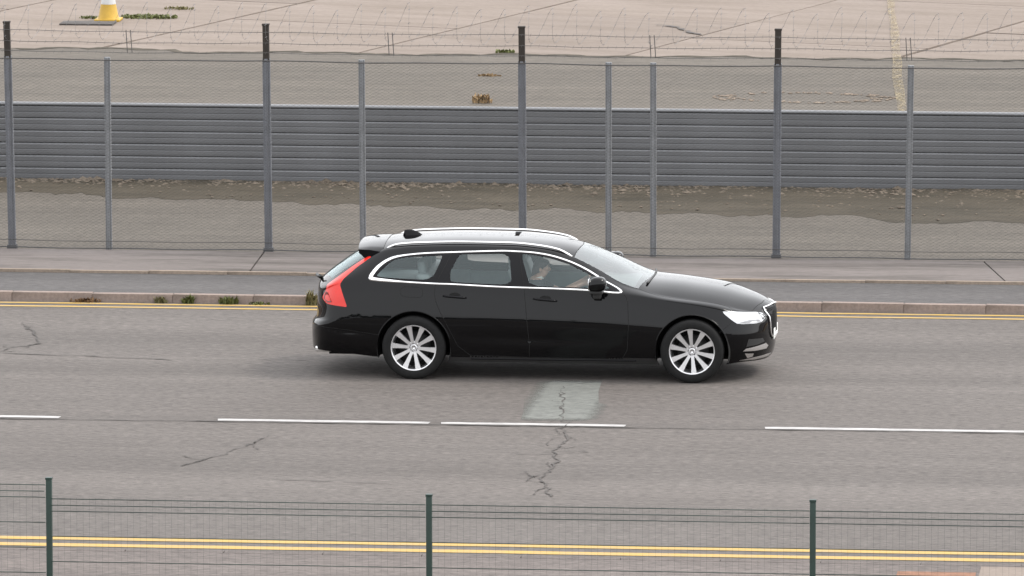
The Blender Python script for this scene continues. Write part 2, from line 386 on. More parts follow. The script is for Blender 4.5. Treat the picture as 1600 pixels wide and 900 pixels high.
# dirt strip with a wavy front edge in front of the barrier
df = [(-14, 13.6), (-9, 13.5), (-6.04, 13.44), (-4.63, 13.07), (-3.43, 13.0), (-2.51, 12.75), (-1.2, 12.5), (.3, 12.45), (1.68, 12.31), (2.4, 12.1), (2.89, 12.1), (3.3, 12.3), (3.78, 12.4), (4.1, 12.0), (4.38, 11.45), (4.8, 11.6), (5.13, 11.8), (5.89, 11.85), (8, 12.1), (14, 12.6)]
V = []; F = []
xs = np.linspace(-14, 14, 300); fy = np.interp(xs, [p[0] for p in df], [p[1] for p in df])
rr = np.random.RandomState(3)
for i, x in enumerate(xs):
    y0 = fy[i]+.10*math.sin(x*7.3)+.08*math.sin(x*2.9+1)+rr.uniform(-.11, .11)
    for k, t in enumerate((0, .12, .4, .7, 1.0)):
        y = y0+(15.2-y0)*t
        z = ZP+.003+(.012 if k else 0)+(.005*t+.01*t*t)*(1+.5*math.sin(x*1.9+k))+(rr.uniform(0, .015) if k > 1 else 0)
        V.append((x, y, z))
for i in range(299):
    for k in range(4): F.append((i*5+k, i*5+5+k, i*5+6+k, i*5+1+k))
obj('dirt_bank', V, F, M['dirt'], smooth=True, kind='structure', label='low bank of brown dirt along the foot of the barrier')
V = []; F = []
for i in range(4200):
    x = rr.uniform(-12, 12); t = rr.beta(7, 1.1); y0 = np.interp(x, xs, fy); y = y0+.35+(14.7-y0-.35)*t
    if rr.rand() < .12: y = y0+rr.uniform(.1, 2)
    if y > 14.68: y = 14.68
    t2 = (y-y0)/(15.2-y0); s = rr.uniform(.007, .024)*(1+1.2*(rr.rand() < .04)); c = np.array((x, y, ZP+.018+.005*t2+.01*t2*t2+s*.2))
    o = len(V)
    for d in ((1, 0, 0), (-1, 0, 0), (0, 1, 0), (0, -1, 0), (0, 0, 1), (0, 0, -1)):
        V.append(c+np.array(d)*s*rr.uniform(.6, 1.3, 3)*(1.6, 1, .7))
    for q in ((0, 2, 4), (2, 1, 4), (1, 3, 4), (3, 0, 4), (2, 0, 5), (1, 2, 5), (3, 1, 5), (0, 3, 5)): F.append(tuple(o+k for k in q))
obj('rubble', V, F, M['stone'], kind='stuff', label='loose pale rubble scattered along the barrier foot')
# concrete apron beyond the barrier, laid in big slabs
apron = empty('apron', (0, 15.6, 0), kind='structure', label='wide pale concrete apron beyond the barrier')
sheet('apron_joint_base', -250, 250, 0, 120, ZP-.03, M['tar'], apron)
ang = math.radians(73); ax = np.array((math.cos(ang), math.sin(ang))); bx = np.array((math.sin(ang), -math.cos(ang)))
org = np.array((-6.9, 34.5)); slm = None; g = .028
SW, SL = 3.7, 6.2
v, f = box_vf(g, SW-g, g, SL-g, -.08, 0)
slm = mesh('concrete_slab', v, f, M['slab'])
for i in range(-4, 9):
    for j in range(-6, 6):
        c = org+bx*(i*SW)+ax*(j*SL+(i % 2)*2.4)
        m2 = c+bx*SW/2+ax*SL/2
        if not (-18 < m2[0] < 16 and 19 < m2[1] < 50): continue
        if min(c[1], (c+bx*SW)[1]) < 15.9: continue
        o = bpy.data.objects.new('concrete_slab', slm)
        o.location = (c[0], c[1]-15.6, ZP+random.uniform(-.006, .006)); o.rotation_euler = (0, 0, ang-math.pi/2); link(o, apron)
sheet('apron_far', -250, 250, 30, 400, ZP-.022, M['slab'], apron)
# tarmac strip between barrier and slabs, ragged far edge with a dark dirt line
V = []; F = []; tx = np.linspace(-30, 30, 400)
te = 29.75+.10*np.sin(tx*2.1)+.06*np.sin(tx*7.7)+np.random.RandomState(5).uniform(-.05, .05, 400)+np.where(tx < -7, .25, 0)
for x, e in zip(tx, te): V += [(x, 0, ZP+.012), (x, e-15.6, ZP+.012)]
for i in range(399): F.append((2*i, 2*i+2, 2*i+3, 2*i+1))
obj('tarmac_strip', V, F, M['taxi'], apron)
strip_edge = [(x, e) for x, e in zip(tx, te)]
# --- painted lines, cracks
def strip(name, pts, w, z, mat, parent, jag=0, off=(0, 0)):
    V = []; F = []; P = [np.array(p, float)-np.array(off) for p in pts]
    for i, p in enumerate(P):
        a = P[max(i-1, 0)]; b = P[min(i+1, len(P)-1)]; t = (b-a)/np.linalg.norm(b-a); n = np.array((-t[1], t[0]))
        ww = (w[i] if isinstance(w, (list, tuple)) else w)*(1+random.uniform(-jag, jag))
        V += [(*(p-n*ww/2), z), (*(p+n*ww/2), z)]
    for i in range(len(P)-1): F.append((2*i, 2*i+2, 2*i+3, 2*i+1))
    return obj(name, V, F, mat, parent)
def jagpath(pts, step, amp):
    out = []
    for (a, b) in zip(pts[:-1], pts[1:]):
        a = np.array(a, float); b = np.array(b, float); L = np.linalg.norm(b-a); n = max(2, int(L/step)); t = (b-a)/L; nn = np.array((-t[1], t[0]))
        for k in range(n): out.append(a+(b-a)*k/n+nn*random.uniform(-amp, amp)*(k > 0))
    out.append(np.array(pts[-1], float)); return out
for y, w in ((4.46, .095), (4.20, .09)): strip('yellow_line', jagpath([(-60, y), (60, y)], .5, .008), w, .004, M['yellow'], road, .06)
for y, w in ((-11.20, .16), (-11.56, .16)): strip('yellow_line', jagpath([(-60, y), (60, y)], .5, .008), w, .004, M['yellow'], road, .05)
for a, b in ((-10.2, -5.9), (-5.6, -3.29), (-1.66, .51), (.63, 2.51), (3.93, 8.2), (9.7, 14)):
    strip('centre_dash', [(a, -3.90)]+jagpath([(a+.08, -3.89), (b-.1, -3.89)], .3, .006)+[(b, -3.90)], [.12]+[.13]*(len(jagpath([(a+.08, 0), (b-.1, 0)], .3, 0)))+[.12], .004, M['white'], road, .05)
def crack(pts, w, jag=.6, step=.12, amp=.03, parent=None, z=.0075, off=(0, 0)):
    strip('crack', jagpath(pts, step, amp), w, z, M['tar'], parent or road, jag, off)
def craze(pts, w, n, spread, step=.10):
    # a worn crack: one broken main line and short side branches
    for (a, b) in zip(pts[:-1], pts[1:]): pass
    crack(pts, w, .85, step, .035)
    tot = dense2(pts)
    for _ in range(n):
        p = random.choice(tot); an = random.uniform(0, 6.283); L = random.uniform(.1, .45)
        q = [(p[0]+random.uniform(-spread, spread), p[1]+random.uniform(-spread, spread))]
        for _k in range(3): an += random.uniform(-.6, .6); q.append((q[-1][0]+math.cos(an)*L/3, q[-1][1]+math.sin(an)*L/3*1.6))
        crack(q, w*random.uniform(.4, .8), .8, .07, .012)
def dense2(pts):
    out = []
    for a, b in zip(pts[:-1], pts[1:]):
        for k in range(12): out.append((a[0]+(b[0]-a[0])*k/12, a[1]+(b[1]-a[1])*k/12))
    return out
crack([(-9, -4.03), (-3.2, -4.03), (-1.6, -4.02), (2.5, -4.02), (5, -4.01), (9, -4.03)], .035, .8, .2, .02)
crack([(-4.66, .55), (-3.8, .43), (-2.73, .20)], .022, .9, .15, .03); crack([(-2.5, .24), (-1.9, .30), (-1.3, .33)], .014, .9, .15, .03)
craze([(-4.8, 2.9), (-4.5, 1.9), (-4.35, 1.3), (-4.62, .9), (-4.7, .5)], .018, 5, .05)
craze([(-1.0, -4.9), (-1.08, -5.3), (-1.3, -6.2), (-1.6, -6.9)], .016, 4, .04)
crack([(-.6, -7.6), (.4, -7.75), (1.0, -7.8)], .012, .9, .15, .03)
craze([(1.89, -4.06), (2.02, -4.9), (1.93, -5.6), (2.06, -6.3), (2.0, -7.2), (2.2, -8.4)], .020, 14, .10)
craze([(1.62, -1.3), (1.72, -2.4), (1.84, -3.7)], .011, 5, .05)
V = [(1.25, -.75), (1.98, -.68), (2.02, -1.6), (2.10, -2.4), (2.30, -2.6), (2.28, -3.2), (2.2, -3.70), (1.42, -3.78), (1.38, -3.0), (1.30, -2.2), (1.22, -2.1), (1.24, -1.4)]
obj('repair_patch', [(x, y, .004) for x, y in V], [tuple(range(len(V)))[::-1]], M['patch'], road)
# apron paint and marks
strip('dirt_line', strip_edge, .13, ZP+.017, M['dirt'], apron, .8, (0, 15.6))
strip('faded_yellow_line', jagpath([(4.05, 19.2), (3.73, 24.0), (3.25, 31), (2.77, 38.2), (2.4, 44)], 1.5, .02), .12, ZP+.021, M['yellow_old'], apron, .18, (0, 15.6))
strip('crack', jagpath([(-.48, 34.1), (-.2, 33.9), (0, 33.4), (.29, 32.8)], .1, .04), .06, ZP+.014, M['tar'], apron, .8, (0, 15.6))

# ================================================================== CHAIN LINK FENCE
FY = 8.28
fence = empty('chain_link_fence', (0, FY, ZP), label='tall chain link security fence with steel posts and barbed wire strands on top', cat='fence')
FT = 2.36-ZP            # height of the mesh above its base
def post_mesh(name, w, h, mat):
    # rolled angle-like steel: box with a raised centre rib
    V, F = merge(box_vf(-w/2, w/2, -.02, .02, 0, h), box_vf(-w*.2, w*.2, -.045, -.0205, 0, h-.004))
    return mesh(name, V, F, mat)
pm = post_mesh('post', .088, FT+.02, M['galv']); pi = post_mesh('intermediate_post', .07, FT+.01, M['galv2'])
mains = [(-8.84, .02), (-5.82, .024), (-2.785, .012), (.204, .006), (3.166, -.008), (6.17, -.015), (9.15, 0)]
for x, lean in mains:
    o = bpy.data.objects.new('post', pm); o.location = (x, 0, 0); o.rotation_euler = (0, -lean*.6, 0); link(o, fence)
    e = obj('post_extension', *merge(box_vf(-.036, .036, -.03, .03, -.02, .40), box_vf(-.042, .042, -.036, .036, .385, .405)), M['darkwood'], o)
    e.location = (0, 0, FT+.02); e.rotation_euler = (0, -lean*.5, 0)
    obj('post_foot', *box_vf(-.055, .055, -.055, .055, -.02, .05), M['barrier_dark'], o)
for x, lean in ((-7.75, 0), (-4.677, .004), (-1.675, .008), (1.205, 0), (1.728, .002), (4.69, -.02), (7.7, 0)):
    o = bpy.data.objects.new('intermediate_post', pi); o.location = (x, .03, 0); o.rotation_euler = (0, -lean*.6, 0); link(o, fence)
# woven mesh, one sheet per bay, shared mesh data
DG = .036; NW = int(3.0/DG); NS = int((FT-.02)/(DG/2)); V = []; F = []
rw = .0019
for j in range(NW+1):
    x0 = -1.5+j*3.0/NW; sgn = 1
    base = len(V)
    for k in range(NS+1):
        x = x0+(DG/2)*(1 if (k+j) % 2 else -1)*1.03; z = .02+k*(FT-.02)/NS; y = .004*(1 if k % 2 else -1)
        for a in (0, 2.094, 4.189): V.append((x+rw*math.cos(a)*1.2, y+rw*math.sin(a), z))
    for k in range(NS):
        for a in range(3): F.append((base+3*k+a, base+3*k+(a+1) % 3, base+3*k+3+(a+1) % 3, base+3*k+3+a))
mm = mesh('chain_link_mesh', V, F, M['wire'])
for (a, _), (b, _) in zip(mains[:-1], mains[1:]):
    o = bpy.data.objects.new('chain_link_mesh', mm); o.location = ((a+b)/2, -.05, 0); o.scale = ((b-a)/3.0, 1, 1); o['kind'] = 'stuff'; link(o, fence)
def sag(x0, x1, z, amp, n=60, y=-.055, seed=0):
    r2 = random.Random(seed); ph = r2.uniform(0, 6)
    return [(x0+(x1-x0)*i/n, y, z-amp*abs(math.sin(i/n*18.8))+.004*math.sin(i*1.3+ph)) for i in range(n+1)]
tube('tension_wire', sag(-8.84, 9.15, FT-.003, .012), .007, M['wire2'], fence, 5)
tube('tension_wire', sag(-8.84, 9.15, .115, .006, seed=3), .004, M['wire2'], fence, 4)
tube('tension_wire', sag(-8.84, 9.15, .03, .004, seed=4), .006, M['barrier_dark'], fence, 4)
for k, z in enumerate((.085, .20, .33)):
    P = sag(-8.84, 9.15, FT+z, .012, 80, -.04, k+5)
    V, F = tube_vf(P, .0032, 4)
    for i in range(0, 180):
        x = -8.8+i*.1; zz = np.interp(x, [p[0] for p in P], [p[2] for p in P])
        b = tube_vf([(x-.006, -.055, zz-.018), (x+.006, -.025, zz+.018)], .0018, 3); V, F = merge((V, F), b)
    obj('barbed_wire', V, F, M['wire2'], fence)
for x in (-7.4, -4.407, -1.329, 1.729, 4.70, 7.7):
    V, F = merge(tube_vf([(x-.025, -.04, FT+.075), (x-.04, -.04, FT+.34)], .005, 4), tube_vf([(x+.03, -.04, FT+.075), (x+.012, -.04, FT+.34)], .005, 4))
    obj('wire_dropper', V, F, M['wire2'], fence)
# razor coil resting along the strands
V, F = [], []
P = []; N = 64*24; rc = .205
for i in range(N+1):
    a = 2*math.pi*i/24; x = -8.8+17.9*i/N; jit = .02*math.sin(i*.117)+.015*math.sin(i*.041)
    P.append((x+.05*math.sin(a), FY+.0+rc*math.cos(a)*.8, 2.36+.43+jit+(rc+jit*.5)*math.sin(a)))
V, F = tube_vf(P, .0016, 3)
for i in range(0, N, 3):
    p = Vector(P[i]); b = tube_vf([p+Vector((-.012, 0, -.008)), p+Vector((.012, 0, .008))], .003, 3); V, F = merge((V, F), b)
obj('razor_wire_coil', V, F, M['coil'], label='thin coil of razor wire running along the top of the chain link fence', cat='razor wire')

# ================================================================== GREY BARRIER
BY = 14.75
bar = empty('ribbed_barrier', (0, BY, ZP), label='long grey ribbed metal barrier standing behind the mesh fence', cat='barrier')
H = .99; nr = 6; pitch = .156
prof = [(-.030, 0), (-.040, .004), (-.046, .03), (-.049, .064), (-.040, .072), (-.047, .080), (-.054, .132), (-.044, .146), (-.022, .150), (-.006, .150), (-.006, 0)]
def extr(prof, x0, x1):
    n = len(prof); V = [(x0, p[0], p[1]) for p in prof]+[(x1, p[0], p[1]) for p in prof]
    F = [(i, (i+1) % n, n+(i+1) % n, n+i) for i in range(n)]+[tuple(range(n)), tuple(range(2*n-1, n-1, -1))]
    return V, F
rm = mesh('rail', *extr(prof, -20, 20), M['barrier'])
for k in range(nr):
    o = bpy.data.objects.new('rail', rm); o.location = (0, 0, .02+k*pitch); link(o, bar)
obj('top_cap', *extr([(-.060, .958), (-.064, .963), (-.066, .975), (-.05, .99), (.05, .99), (.05, .958)], -20, 20), M['barrier'], bar)
obj('back_sheet', *box_vf(-20, 20, -.004, .03, .0, .957), M['barrier_dark'], bar)
for i in range(-5, 6): obj('support_post', *box_vf(i*4-.05, i*4+.05, .032, .14, 0, .93), M['barrier_dark'], bar)

# ================================================================== NEAR GREEN FENCE
NY = -22.6
PX = [-6.32, -3.32, -.33, 2.67, 5.67, 8.67]
nf = empty('green_mesh_fence', (0, NY, .03), label='dark green welded wire panel fence in the foreground', cat='fence')
tops = [2.52, 2.47, 2.39, 2.33, 2.33, 2.33]
for x, t in zip(PX, (2.50, 2.50, 2.42, 2.335, 2.34, 2.34)):
    po = rbox('post', x-.023, x+.023, -.023, .023, 0, t-.03, .006, M['green'], nf, 2)
    obj('post_cap', *box_vf(x-.026, x+.026, -.026, .026, t-.029, t-.012), M['green'], po)
for i in range(5):
    a, b = PX[i]+.024, PX[i+1]-.024
    if i < 2: ta = tb = 2.385-.03
    elif i == 2: ta = tb = 2.275-.03
    else: ta = tb = 2.275-.03
    V, F = [], []
    n = int((b-a)/.05); rv = .0005
    for j in range(1, n):
        x = a+(b-a)*j/n
        v, f = tube_vf([(x, -.036, .05), (x, -.036, ta+.012)], rv, 3); F += [tuple(q+len(V) for q in w) for w in f]; V += v
    pn = obj('mesh_panel', V, F, M['green'], nf); pn['kind'] = 'stuff'
    z = [ta, ta-.045, ta-.098]+[ta-.098-.2*k for k in range(1, 11)]
    for k, q in enumerate(z):
        if q < .05: continue
        yy = -.075 if k == 1 else -.042
        tube('horizontal_wire', [(a, yy, q), (b, yy, q)], .0036, M['green'], pn, 5)

# ================================================================== SMALL THINGS
def tuft(name, loc, h, n, spread, mat, label, group=None, cat='weed', wide=.012, seed=0):
    r2 = random.Random(seed+int(loc[0]*100)); V = []; F = []
    for i in range(n):
        a = r2.uniform(0, 6.283); d = r2.uniform(0, spread); bx_, by_ = d*math.cos(a)*1.3, d*math.sin(a)*.7
        hh = h*r2.uniform(.4, 1.05); ln = r2.uniform(.1, .7)*hh; a2 = r2.uniform(0, 6.283); w = wide*r2.uniform(.6, 1.4)
        s = Vector((-math.sin(a2), math.cos(a2), 0))*w; o = len(V); p = Vector((bx_, by_, 0)); dr = Vector((math.cos(a2), math.sin(a2), 0))
        m1 = p+dr*ln*.4+Vector((0, 0, hh*.6)); e = p+dr*ln+Vector((0, 0, hh*r2.uniform(.75, 1)))
        V += [p-s*.5, p+s*.5, m1+s, m1-s, e]; F += [(o, o+1, o+2, o+3), (o+3, o+2, o+4)]
    gs = name == 'grass_tuft'
    ob = obj(name, V, F, mat, label=label, cat=None if gs else cat, group=group, kind='stuff' if gs else None); ob.location = loc
    return ob
KY = 4.585
tuft('weed', (-4.37, KY, 0), .06, 110, .13, M['leaf_brown'], 'low reddish brown dead weed at the far kerb, leftmost of the kerb weeds')
tuft('weed', (-3.51, KY, 0), .09, 60, .06, M['leaf_pale'], 'straw coloured wispy weed at the kerb between the brown and the green one')
tuft('weed', (-3.19, KY, 0), .12, 80, .06, M['leaf'], 'upright narrow green weed growing at the far kerb')
tuft('weed', (-2.74, KY, 0), .11, 100, .09, M['leaf'], 'widest bushy green weed growing at the far kerb')
tuft('weed', (-2.40, KY-.02, 0), .04, 70, .10, M['leaf'], 'low flat green weed trailing at the far kerb')
tuft('weed', (-1.80, KY, 0), .19, 60, .06, M['leaf_pale'], 'tall pale weed at the kerb just behind the car')
tuft('dry_weed', (-1.95, 23.7, ZP+.012), .15, 70, .10, M['leaf_dry'], 'orange brown dry weed on the apron just above the barrier', cat='weed', wide=.02)
tuft('dry_weed', (-2.2, 27.0, ZP+.012), .04, 50, .12, M['leaf_dry'], 'small faded dry weed on the apron above the orange one', wide=.02)
tuft('grass_tuft', (-2.31, 30.1, ZP), .07, 90, .12, M['leaf'], 'small green tuft on the apron left of a fence post top', cat='grass', wide=.015)
tuft('grass_tuft', (-8.15, 34.5, ZP), .06, 420, .34, M['leaf'], 'broad green grass tuft right of the traffic cone', cat='grass', wide=.02)
tuft('grass_tuft', (-7.85, 35.8, ZP), .05, 90, .2, M['leaf_pale'], 'small yellowish grass tuft in the slab joint beyond the cone', cat='grass', wide=.015)
tuft('grass_tuft', (-8.98, 34.35, ZP), .05, 120, .16, M['leaf'], 'small green tuft left of the traffic cone', cat='grass', wide=.015)
# heap of pale rubble ring on the apron
V = []; F = []
for i in range(150):
    a = rr.uniform(0, 6.283); q = rr.uniform(.8, 1.1); x = 2.35+math.cos(a)*1.15*q; y = 24.7+math.sin(a)*.62*q; s = rr.uniform(.01, .026); o = len(V); c = np.array((x, y, ZP+.02))
    for d in ((1, 0, 0), (-1, 0, 0), (0, 1, 0), (0, -1, 0), (0, 0, 1), (0, 0, -1)): V.append(c+np.array(d)*s*rr.uniform(.6, 1.3, 3)*(2, 1, .6))
    for q in ((0, 2, 4), (2, 1, 4), (1, 3, 4), (3, 0, 4), (2, 0, 5), (1, 2, 5), (3, 1, 5), (0, 3, 5)): F.append(tuple(o+k for k in q))
obj('rubble', V, F, M['edging'], kind='stuff', label='ring of pale crumbled concrete on the apron behind the barrier')
# traffic cone
cone = empty('traffic_cone', (-8.69, 34.06, ZP), label='yellow and white traffic cone on the concrete apron', cat='traffic cone')
rbox('base', -.19, .19, -.19, .19, 0, .035, .01, M['cone_y'], cone)
obj('lower_body', *lathe_vf([(.165, .036), (.155, .05), (.112, .25)], 32, 'Z'), M['cone_y'], cone, True)
obj('reflective_sleeve', *lathe_vf([(.1135, .2505), (.073, .47)], 32, 'Z'), M['cone_w'], cone, True)
obj('upper_body', *lathe_vf([(.072, .4705), (.035, .72), (.028, .75), (.0, .752)], 32, 'Z'), M['cone_y'], cone, True)
pl = rbox('dark_plate', -.40, .40, -.22, .22, 0, .02, .008, M['tar'], None, 2, label='dark flat plate lying left of the traffic cone', cat='plate')
pl.location = (-8.92, 33.55, ZP+.004)  # thin dark slab laid on the apron beside the cone

# dark wood behind the photographer: one leafy mass, seen only as the tree line mirrored in the car
V = []; F = []; r3 = np.random.RandomState(11)
for i in range(9000):
    x = r3.uniform(-170, 190); top = 8.5+3.5*math.sin(x*.11)+3*math.sin(x*.31+1)+2*math.sin(x*.83); z = top*r3.beta(1.6, 1.1); y = -150+r3.normal(0, 3)
    s_ = r3.uniform(.5, 1.1); n1 = r3.normal(0, 1, 3); n1 /= np.linalg.norm(n1); n2 = np.cross(n1, r3.normal(0, 1, 3)); n2 /= np.linalg.norm(n2); c = np.array((x, y, max(z, .4))); o = len(V)
    V += [c-n1*s_-n2*s_*.6, c+n1*s_-n2*s_*.6, c+n1*s_*.7+n2*s_*.6, c-n1*s_*.7+n2*s_*.6]; F.append((o, o+1, o+2, o+3))
M['wood'] = simple('tree_foliage', (.035, .05, .018), .8, var=.4, scale=.5)
obj('distant_wood', V, F, M['wood'], kind='stuff', label='belt of dark trees across the road from the fence')


# ================================================================== CAR
car = empty('estate_car', (0, 0, 0), label='black estate car with silver roof rails driving along the far lane', cat='car')
# domain in (x, w); near side has y < 0
def poly_w(pts):      # side-view (x, z) outline -> densely sampled (x, w)
    out = []
    for (x, z) in pts: out.append((x, z))
    a = np.array(out); w = w_of(a[:, 0], a[:, 1]); return np.stack([a[:, 0], w], -1)
def dense(p, step=.02, closed=False):
    p = [np.array(q, float) for q in p]; out = []
    prs = list(zip(p, p[1:]+p[:1])) if closed else list(zip(p[:-1], p[1:]))
    for a, b in prs:
        n = max(1, int(np.linalg.norm(b-a)/step))
        for k in range(n): out.append(tuple(a+(b-a)*k/n))
    if not closed: out.append(tuple(p[-1]))
    return out
def crs(p, n=6, closed=True):     # Catmull-Rom
    p = [np.array(q, float) for q in p]; m = len(p); out = []
    for i in range(m if closed else m-1):
        p0 = p[(i-1) % m] if closed or i > 0 else p[i]; p1 = p[i]; p2 = p[(i+1) % m]; p3 = p[(i+2) % m] if closed or i+2 < m else p2
        for k in range(n):
            t = k/n; out.append(tuple(.5*((2*p1)+(-p0+p2)*t+(2*p0-5*p1+4*p2-p3)*t*t+(-p0+3*p1-3*p2+p3)*t**3)))
    if not closed: out.append(tuple(p[-1]))
    return out
def chaik(p, k=1, r=.2):
    for _ in range(k):
        q = []
        for a, b in zip(p, p[1:]+p[:1]):
            a = np.array(a); b = np.array(b); q += [tuple(a+(b-a)*r), tuple(b-(b-a)*r)]
        p = q
    return p
def inside(px, py, poly):
    poly = np.asarray(poly); x0 = poly[:, 0]; y0 = poly[:, 1]; x1 = np.roll(x0, -1); y1 = np.roll(y0, -1); r = np.zeros(len(px), bool)
    for a, b, c, d in zip(x0, y0, x1, y1):
        if b == d: continue
        r ^= ((b > py) != (d > py)) & (px < (c-a)*(py-b)/(d-b)+a)
    return r
WR = .335                            # wheel centre height
tail = [(-.475, 1.262), (-.526, 1.259), (-.666, 1.166), (-.807, 1.067), (-.943, .968), (-.95, .916), (-.998, .825), (-.936, .779), (-.707, .756), (-.791, .987), (-.756, 1.044), (-.632, 1.151)]
dlo = [(-.433, 1.05), (-.115, 1.026), (.231, 1.011), (.414, 1.007), (.902, .987), (1.46, .976), (1.831, .964), (2.188, .943), (2.005, 1.049), (1.812, 1.154), (1.623, 1.235), (1.436, 1.293), (1.25, 1.324), (1.064, 1.336), (.878, 1.339), (.381, 1.321), (.066, 1.305), (-.177, 1.276), (-.296, 1.238), (-.392, 1.172), (-.453, 1.097), (-.461, 1.069)]
qg = [(-.405, 1.073), (-.379, 1.11), (-.254, 1.228), (-.148, 1.262), (.275, 1.289), (.283, 1.277), (.189, 1.049), (-.117, 1.057)]
rg = [(.383, 1.03), (.377, 1.136), (.455, 1.285), (.488, 1.302), (.992, 1.313), (1.035, 1.008)]
fg = [(1.115, 1.313), (1.252, 1.301), (1.436, 1.267), (1.619, 1.209), (1.806, 1.126), (1.982, 1.032), (2.07, .978), (1.827, .988), (1.226, 1.001)]
headl = [(3.247, .75), (3.295, .758), (3.39, .742), (3.63, .699), (3.683, .648), (3.639, .599), (3.416, .618), (3.368, .65)]
blade = [(3.467, .325), (3.499, .350), (3.61, .362), (3.686, .372), (3.706, .340), (3.691, .312), (3.585, .314)]
fog = [(3.485, .298), (3.572, .285), (3.558, .252), (3.508, .24)]
lip = [(3.42, .222), (3.581, .242), (3.69, .246), (3.722, .232), (3.70, .216), (3.567, .212)]
intake = [(3.525, .450), (3.658, .435), (3.675, .395), (3.616, .378), (3.5, .370)]
rdoor = [(.384, 1.321), (.231, 1.014), (.217, .926), (.231, .839), (.279, .725), (.38, .535), (.465, .363), (.597, .258), (1.22, .245), (1.225, .389), (1.193, .717), (1.166, .973), (1.09, 1.336)]
fdoor = [(1.166, .973), (1.193, .717), (1.225, .389), (1.22, .245), (2.2, .240), (2.258, .341), (2.274, .61), (2.261, .851), (2.217, .926), (2.188, .943), (1.812, 1.154), (1.436, 1.293), (1.09, 1.336)]
bon = [(2.37, .962), (2.585, .903), (2.887, .864), (3.188, .824), (3.308, .788), (3.389, .749), (3.55, .722)]
rb = [(-.383, .47), (-.6, .50), (-.84, .53), (-1.16, .545)]
def arch(cx, r): return [(cx+r*math.cos(a), WR+r*math.sin(a)) for a in np.linspace(-.55, math.pi+.55, 60)]
archR, archF = arch(0, .385), arch(2.941, .382)
SH = {}
for n, p, cl in (('tail', chaik(dense(tail, .05, True), 1), 1), ('dlo', crs(dlo), 1), ('qg', chaik(qg, 2), 1), ('rg', chaik(rg, 2, .12), 1), ('fg', chaik(fg, 1, .12), 1), ('headl', chaik(headl, 1), 1), ('blade', blade, 1), ('fog', fog, 1), ('lip', lip, 1), ('intake', intake, 1), ('rdoor', rdoor, 1), ('fdoor', fdoor, 1), ('rb', rb, 0), ('archR', archR, 0), ('archF', archF, 0)):
    d = dense(p, .02, bool(cl)); a = np.array(d); w = w_of(a[:, 0], np.minimum(a[:, 1], 1.40))
    SH[n] = (np.stack([a[:, 0], w], -1), cl)
bw = poly_w(bon)
bonp = [tuple(q) for q in dense([tuple(q) for q in bw], .03)]+dense([(3.56, bw[-1][1]+.05), (3.625, 1.55), (3.665, 1.9)], .03)+dense([(2.49, 1.9), (2.44, 1.6), (2.38, 1.36)], .03)
SH['bonnet'] = (np.array(bonp), 1)
SH['ws'] = (np.array(dense([(1.66, 1.318), (1.69, 1.6), (1.71, 1.9), (2.46, 1.9), (2.42, 1.6), (2.355, 1.318)], .03, True)), 1)
SH['rw'] = (np.array(dense([(-.58, 1.9), (-.56, 1.6), (-.555, 1.37), (-.90, 1.36), (-.985, 1.55), (-1.01, 1.9)], .03, True)), 1)
SH['roof'] = (np.array(dense([(-.43, 1.9), (-.42, 1.33), (1.0, 1.325), (1.655, 1.318), (1.69, 1.6), (1.71, 1.9)], .03, True)), 1)
# sample points
P2 = []; E2 = []
ws_ = np.concatenate([np.linspace(0, .72, 22), np.linspace(.75, 1.4, 34), np.linspace(1.43, 1.9, 12)])
off = np.array([0, .0015, .005, .01, .018, .03, .045, .065, .09, .12])
for w in ws_:
    a, b = float(XR(w)), float(XF(w))
    xs = np.concatenate([a+off, np.arange(a+.15, b-.15, .032), b-off[::-1]])
    P2 += [(float(x), float(w)) for x in xs]
k0 = len(P2)
def keep(x, w): return XR(w)+.001 < x < XF(w)-.001
for n, (pts, cl) in SH.items():
    idx = []
    for x, w in pts:
        if keep(x, w): idx.append(len(P2)); P2.append((float(x), float(min(w, 1.9))))
        else: idx.append(None)
    for i in range(len(idx)-(0 if cl else 1)):
        a, b = idx[i], idx[(i+1) % len(idx)]
        if a is not None and b is not None and a != b: E2.append((a, b))
res = delaunay_2d_cdt([Vector(p) for p in P2], E2, [], 0, 1e-5, False)
XV = np.array([(v.x, v.y) for v in res[0]]); T = np.array([f for f in res[2] if len(f) == 3])
XV[:, 1] = np.clip(XV[:, 1], 0, 1.9)
C2 = XV[T].mean(1); ok = (C2[:, 0] > XR(C2[:, 1])) & (C2[:, 0] < XF(C2[:, 1]))
T = T[ok]; C2 = C2[ok]
pos = S(XV[:, 0], XV[:, 1]); h = 1e-3
xa = np.maximum(XV[:, 0]-h, XR(XV[:, 1])); xb = np.minimum(XV[:, 0]+h, XF(XV[:, 1]))
dx = S(xb, XV[:, 1])-S(xa, XV[:, 1]); dw = S(XV[:, 0], np.minimum(XV[:, 1]+h, 1.9))-S(XV[:, 0], np.maximum(XV[:, 1]-h, 0))
nrm = np.cross(dx, dw); L = np.linalg.norm(nrm, axis=1, keepdims=True); nrm = nrm/np.maximum(L, 1e-12)
nrm[(XV[:, 0]-XR(XV[:, 1])) < .0008] = (-1, 0, 0); nrm[(XF(XV[:, 1])-XV[:, 0]) < .0008] = (1, 0, 0)
cm = XV[:, 1] > 1.899; nrm[cm, 1] = 0; nrm[cm] /= np.maximum(np.linalg.norm(nrm[cm], axis=1, keepdims=True), 1e-9)
C3 = S(C2[:, 0], C2[:, 1]); cx, cw = C2[:, 0], C2[:, 1]; cy, cz = -C3[:, 1], C3[:, 2]
I = {n: inside(cx, cw, p) for n, (p, cl) in SH.items() if cl}
reg = np.full(len(T), 'rear_quarter', dtype=object)
reg[cx > 2.2] = 'front_wing'
reg[I['rdoor']] = 'rear_door'; reg[I['fdoor']] = 'front_door'
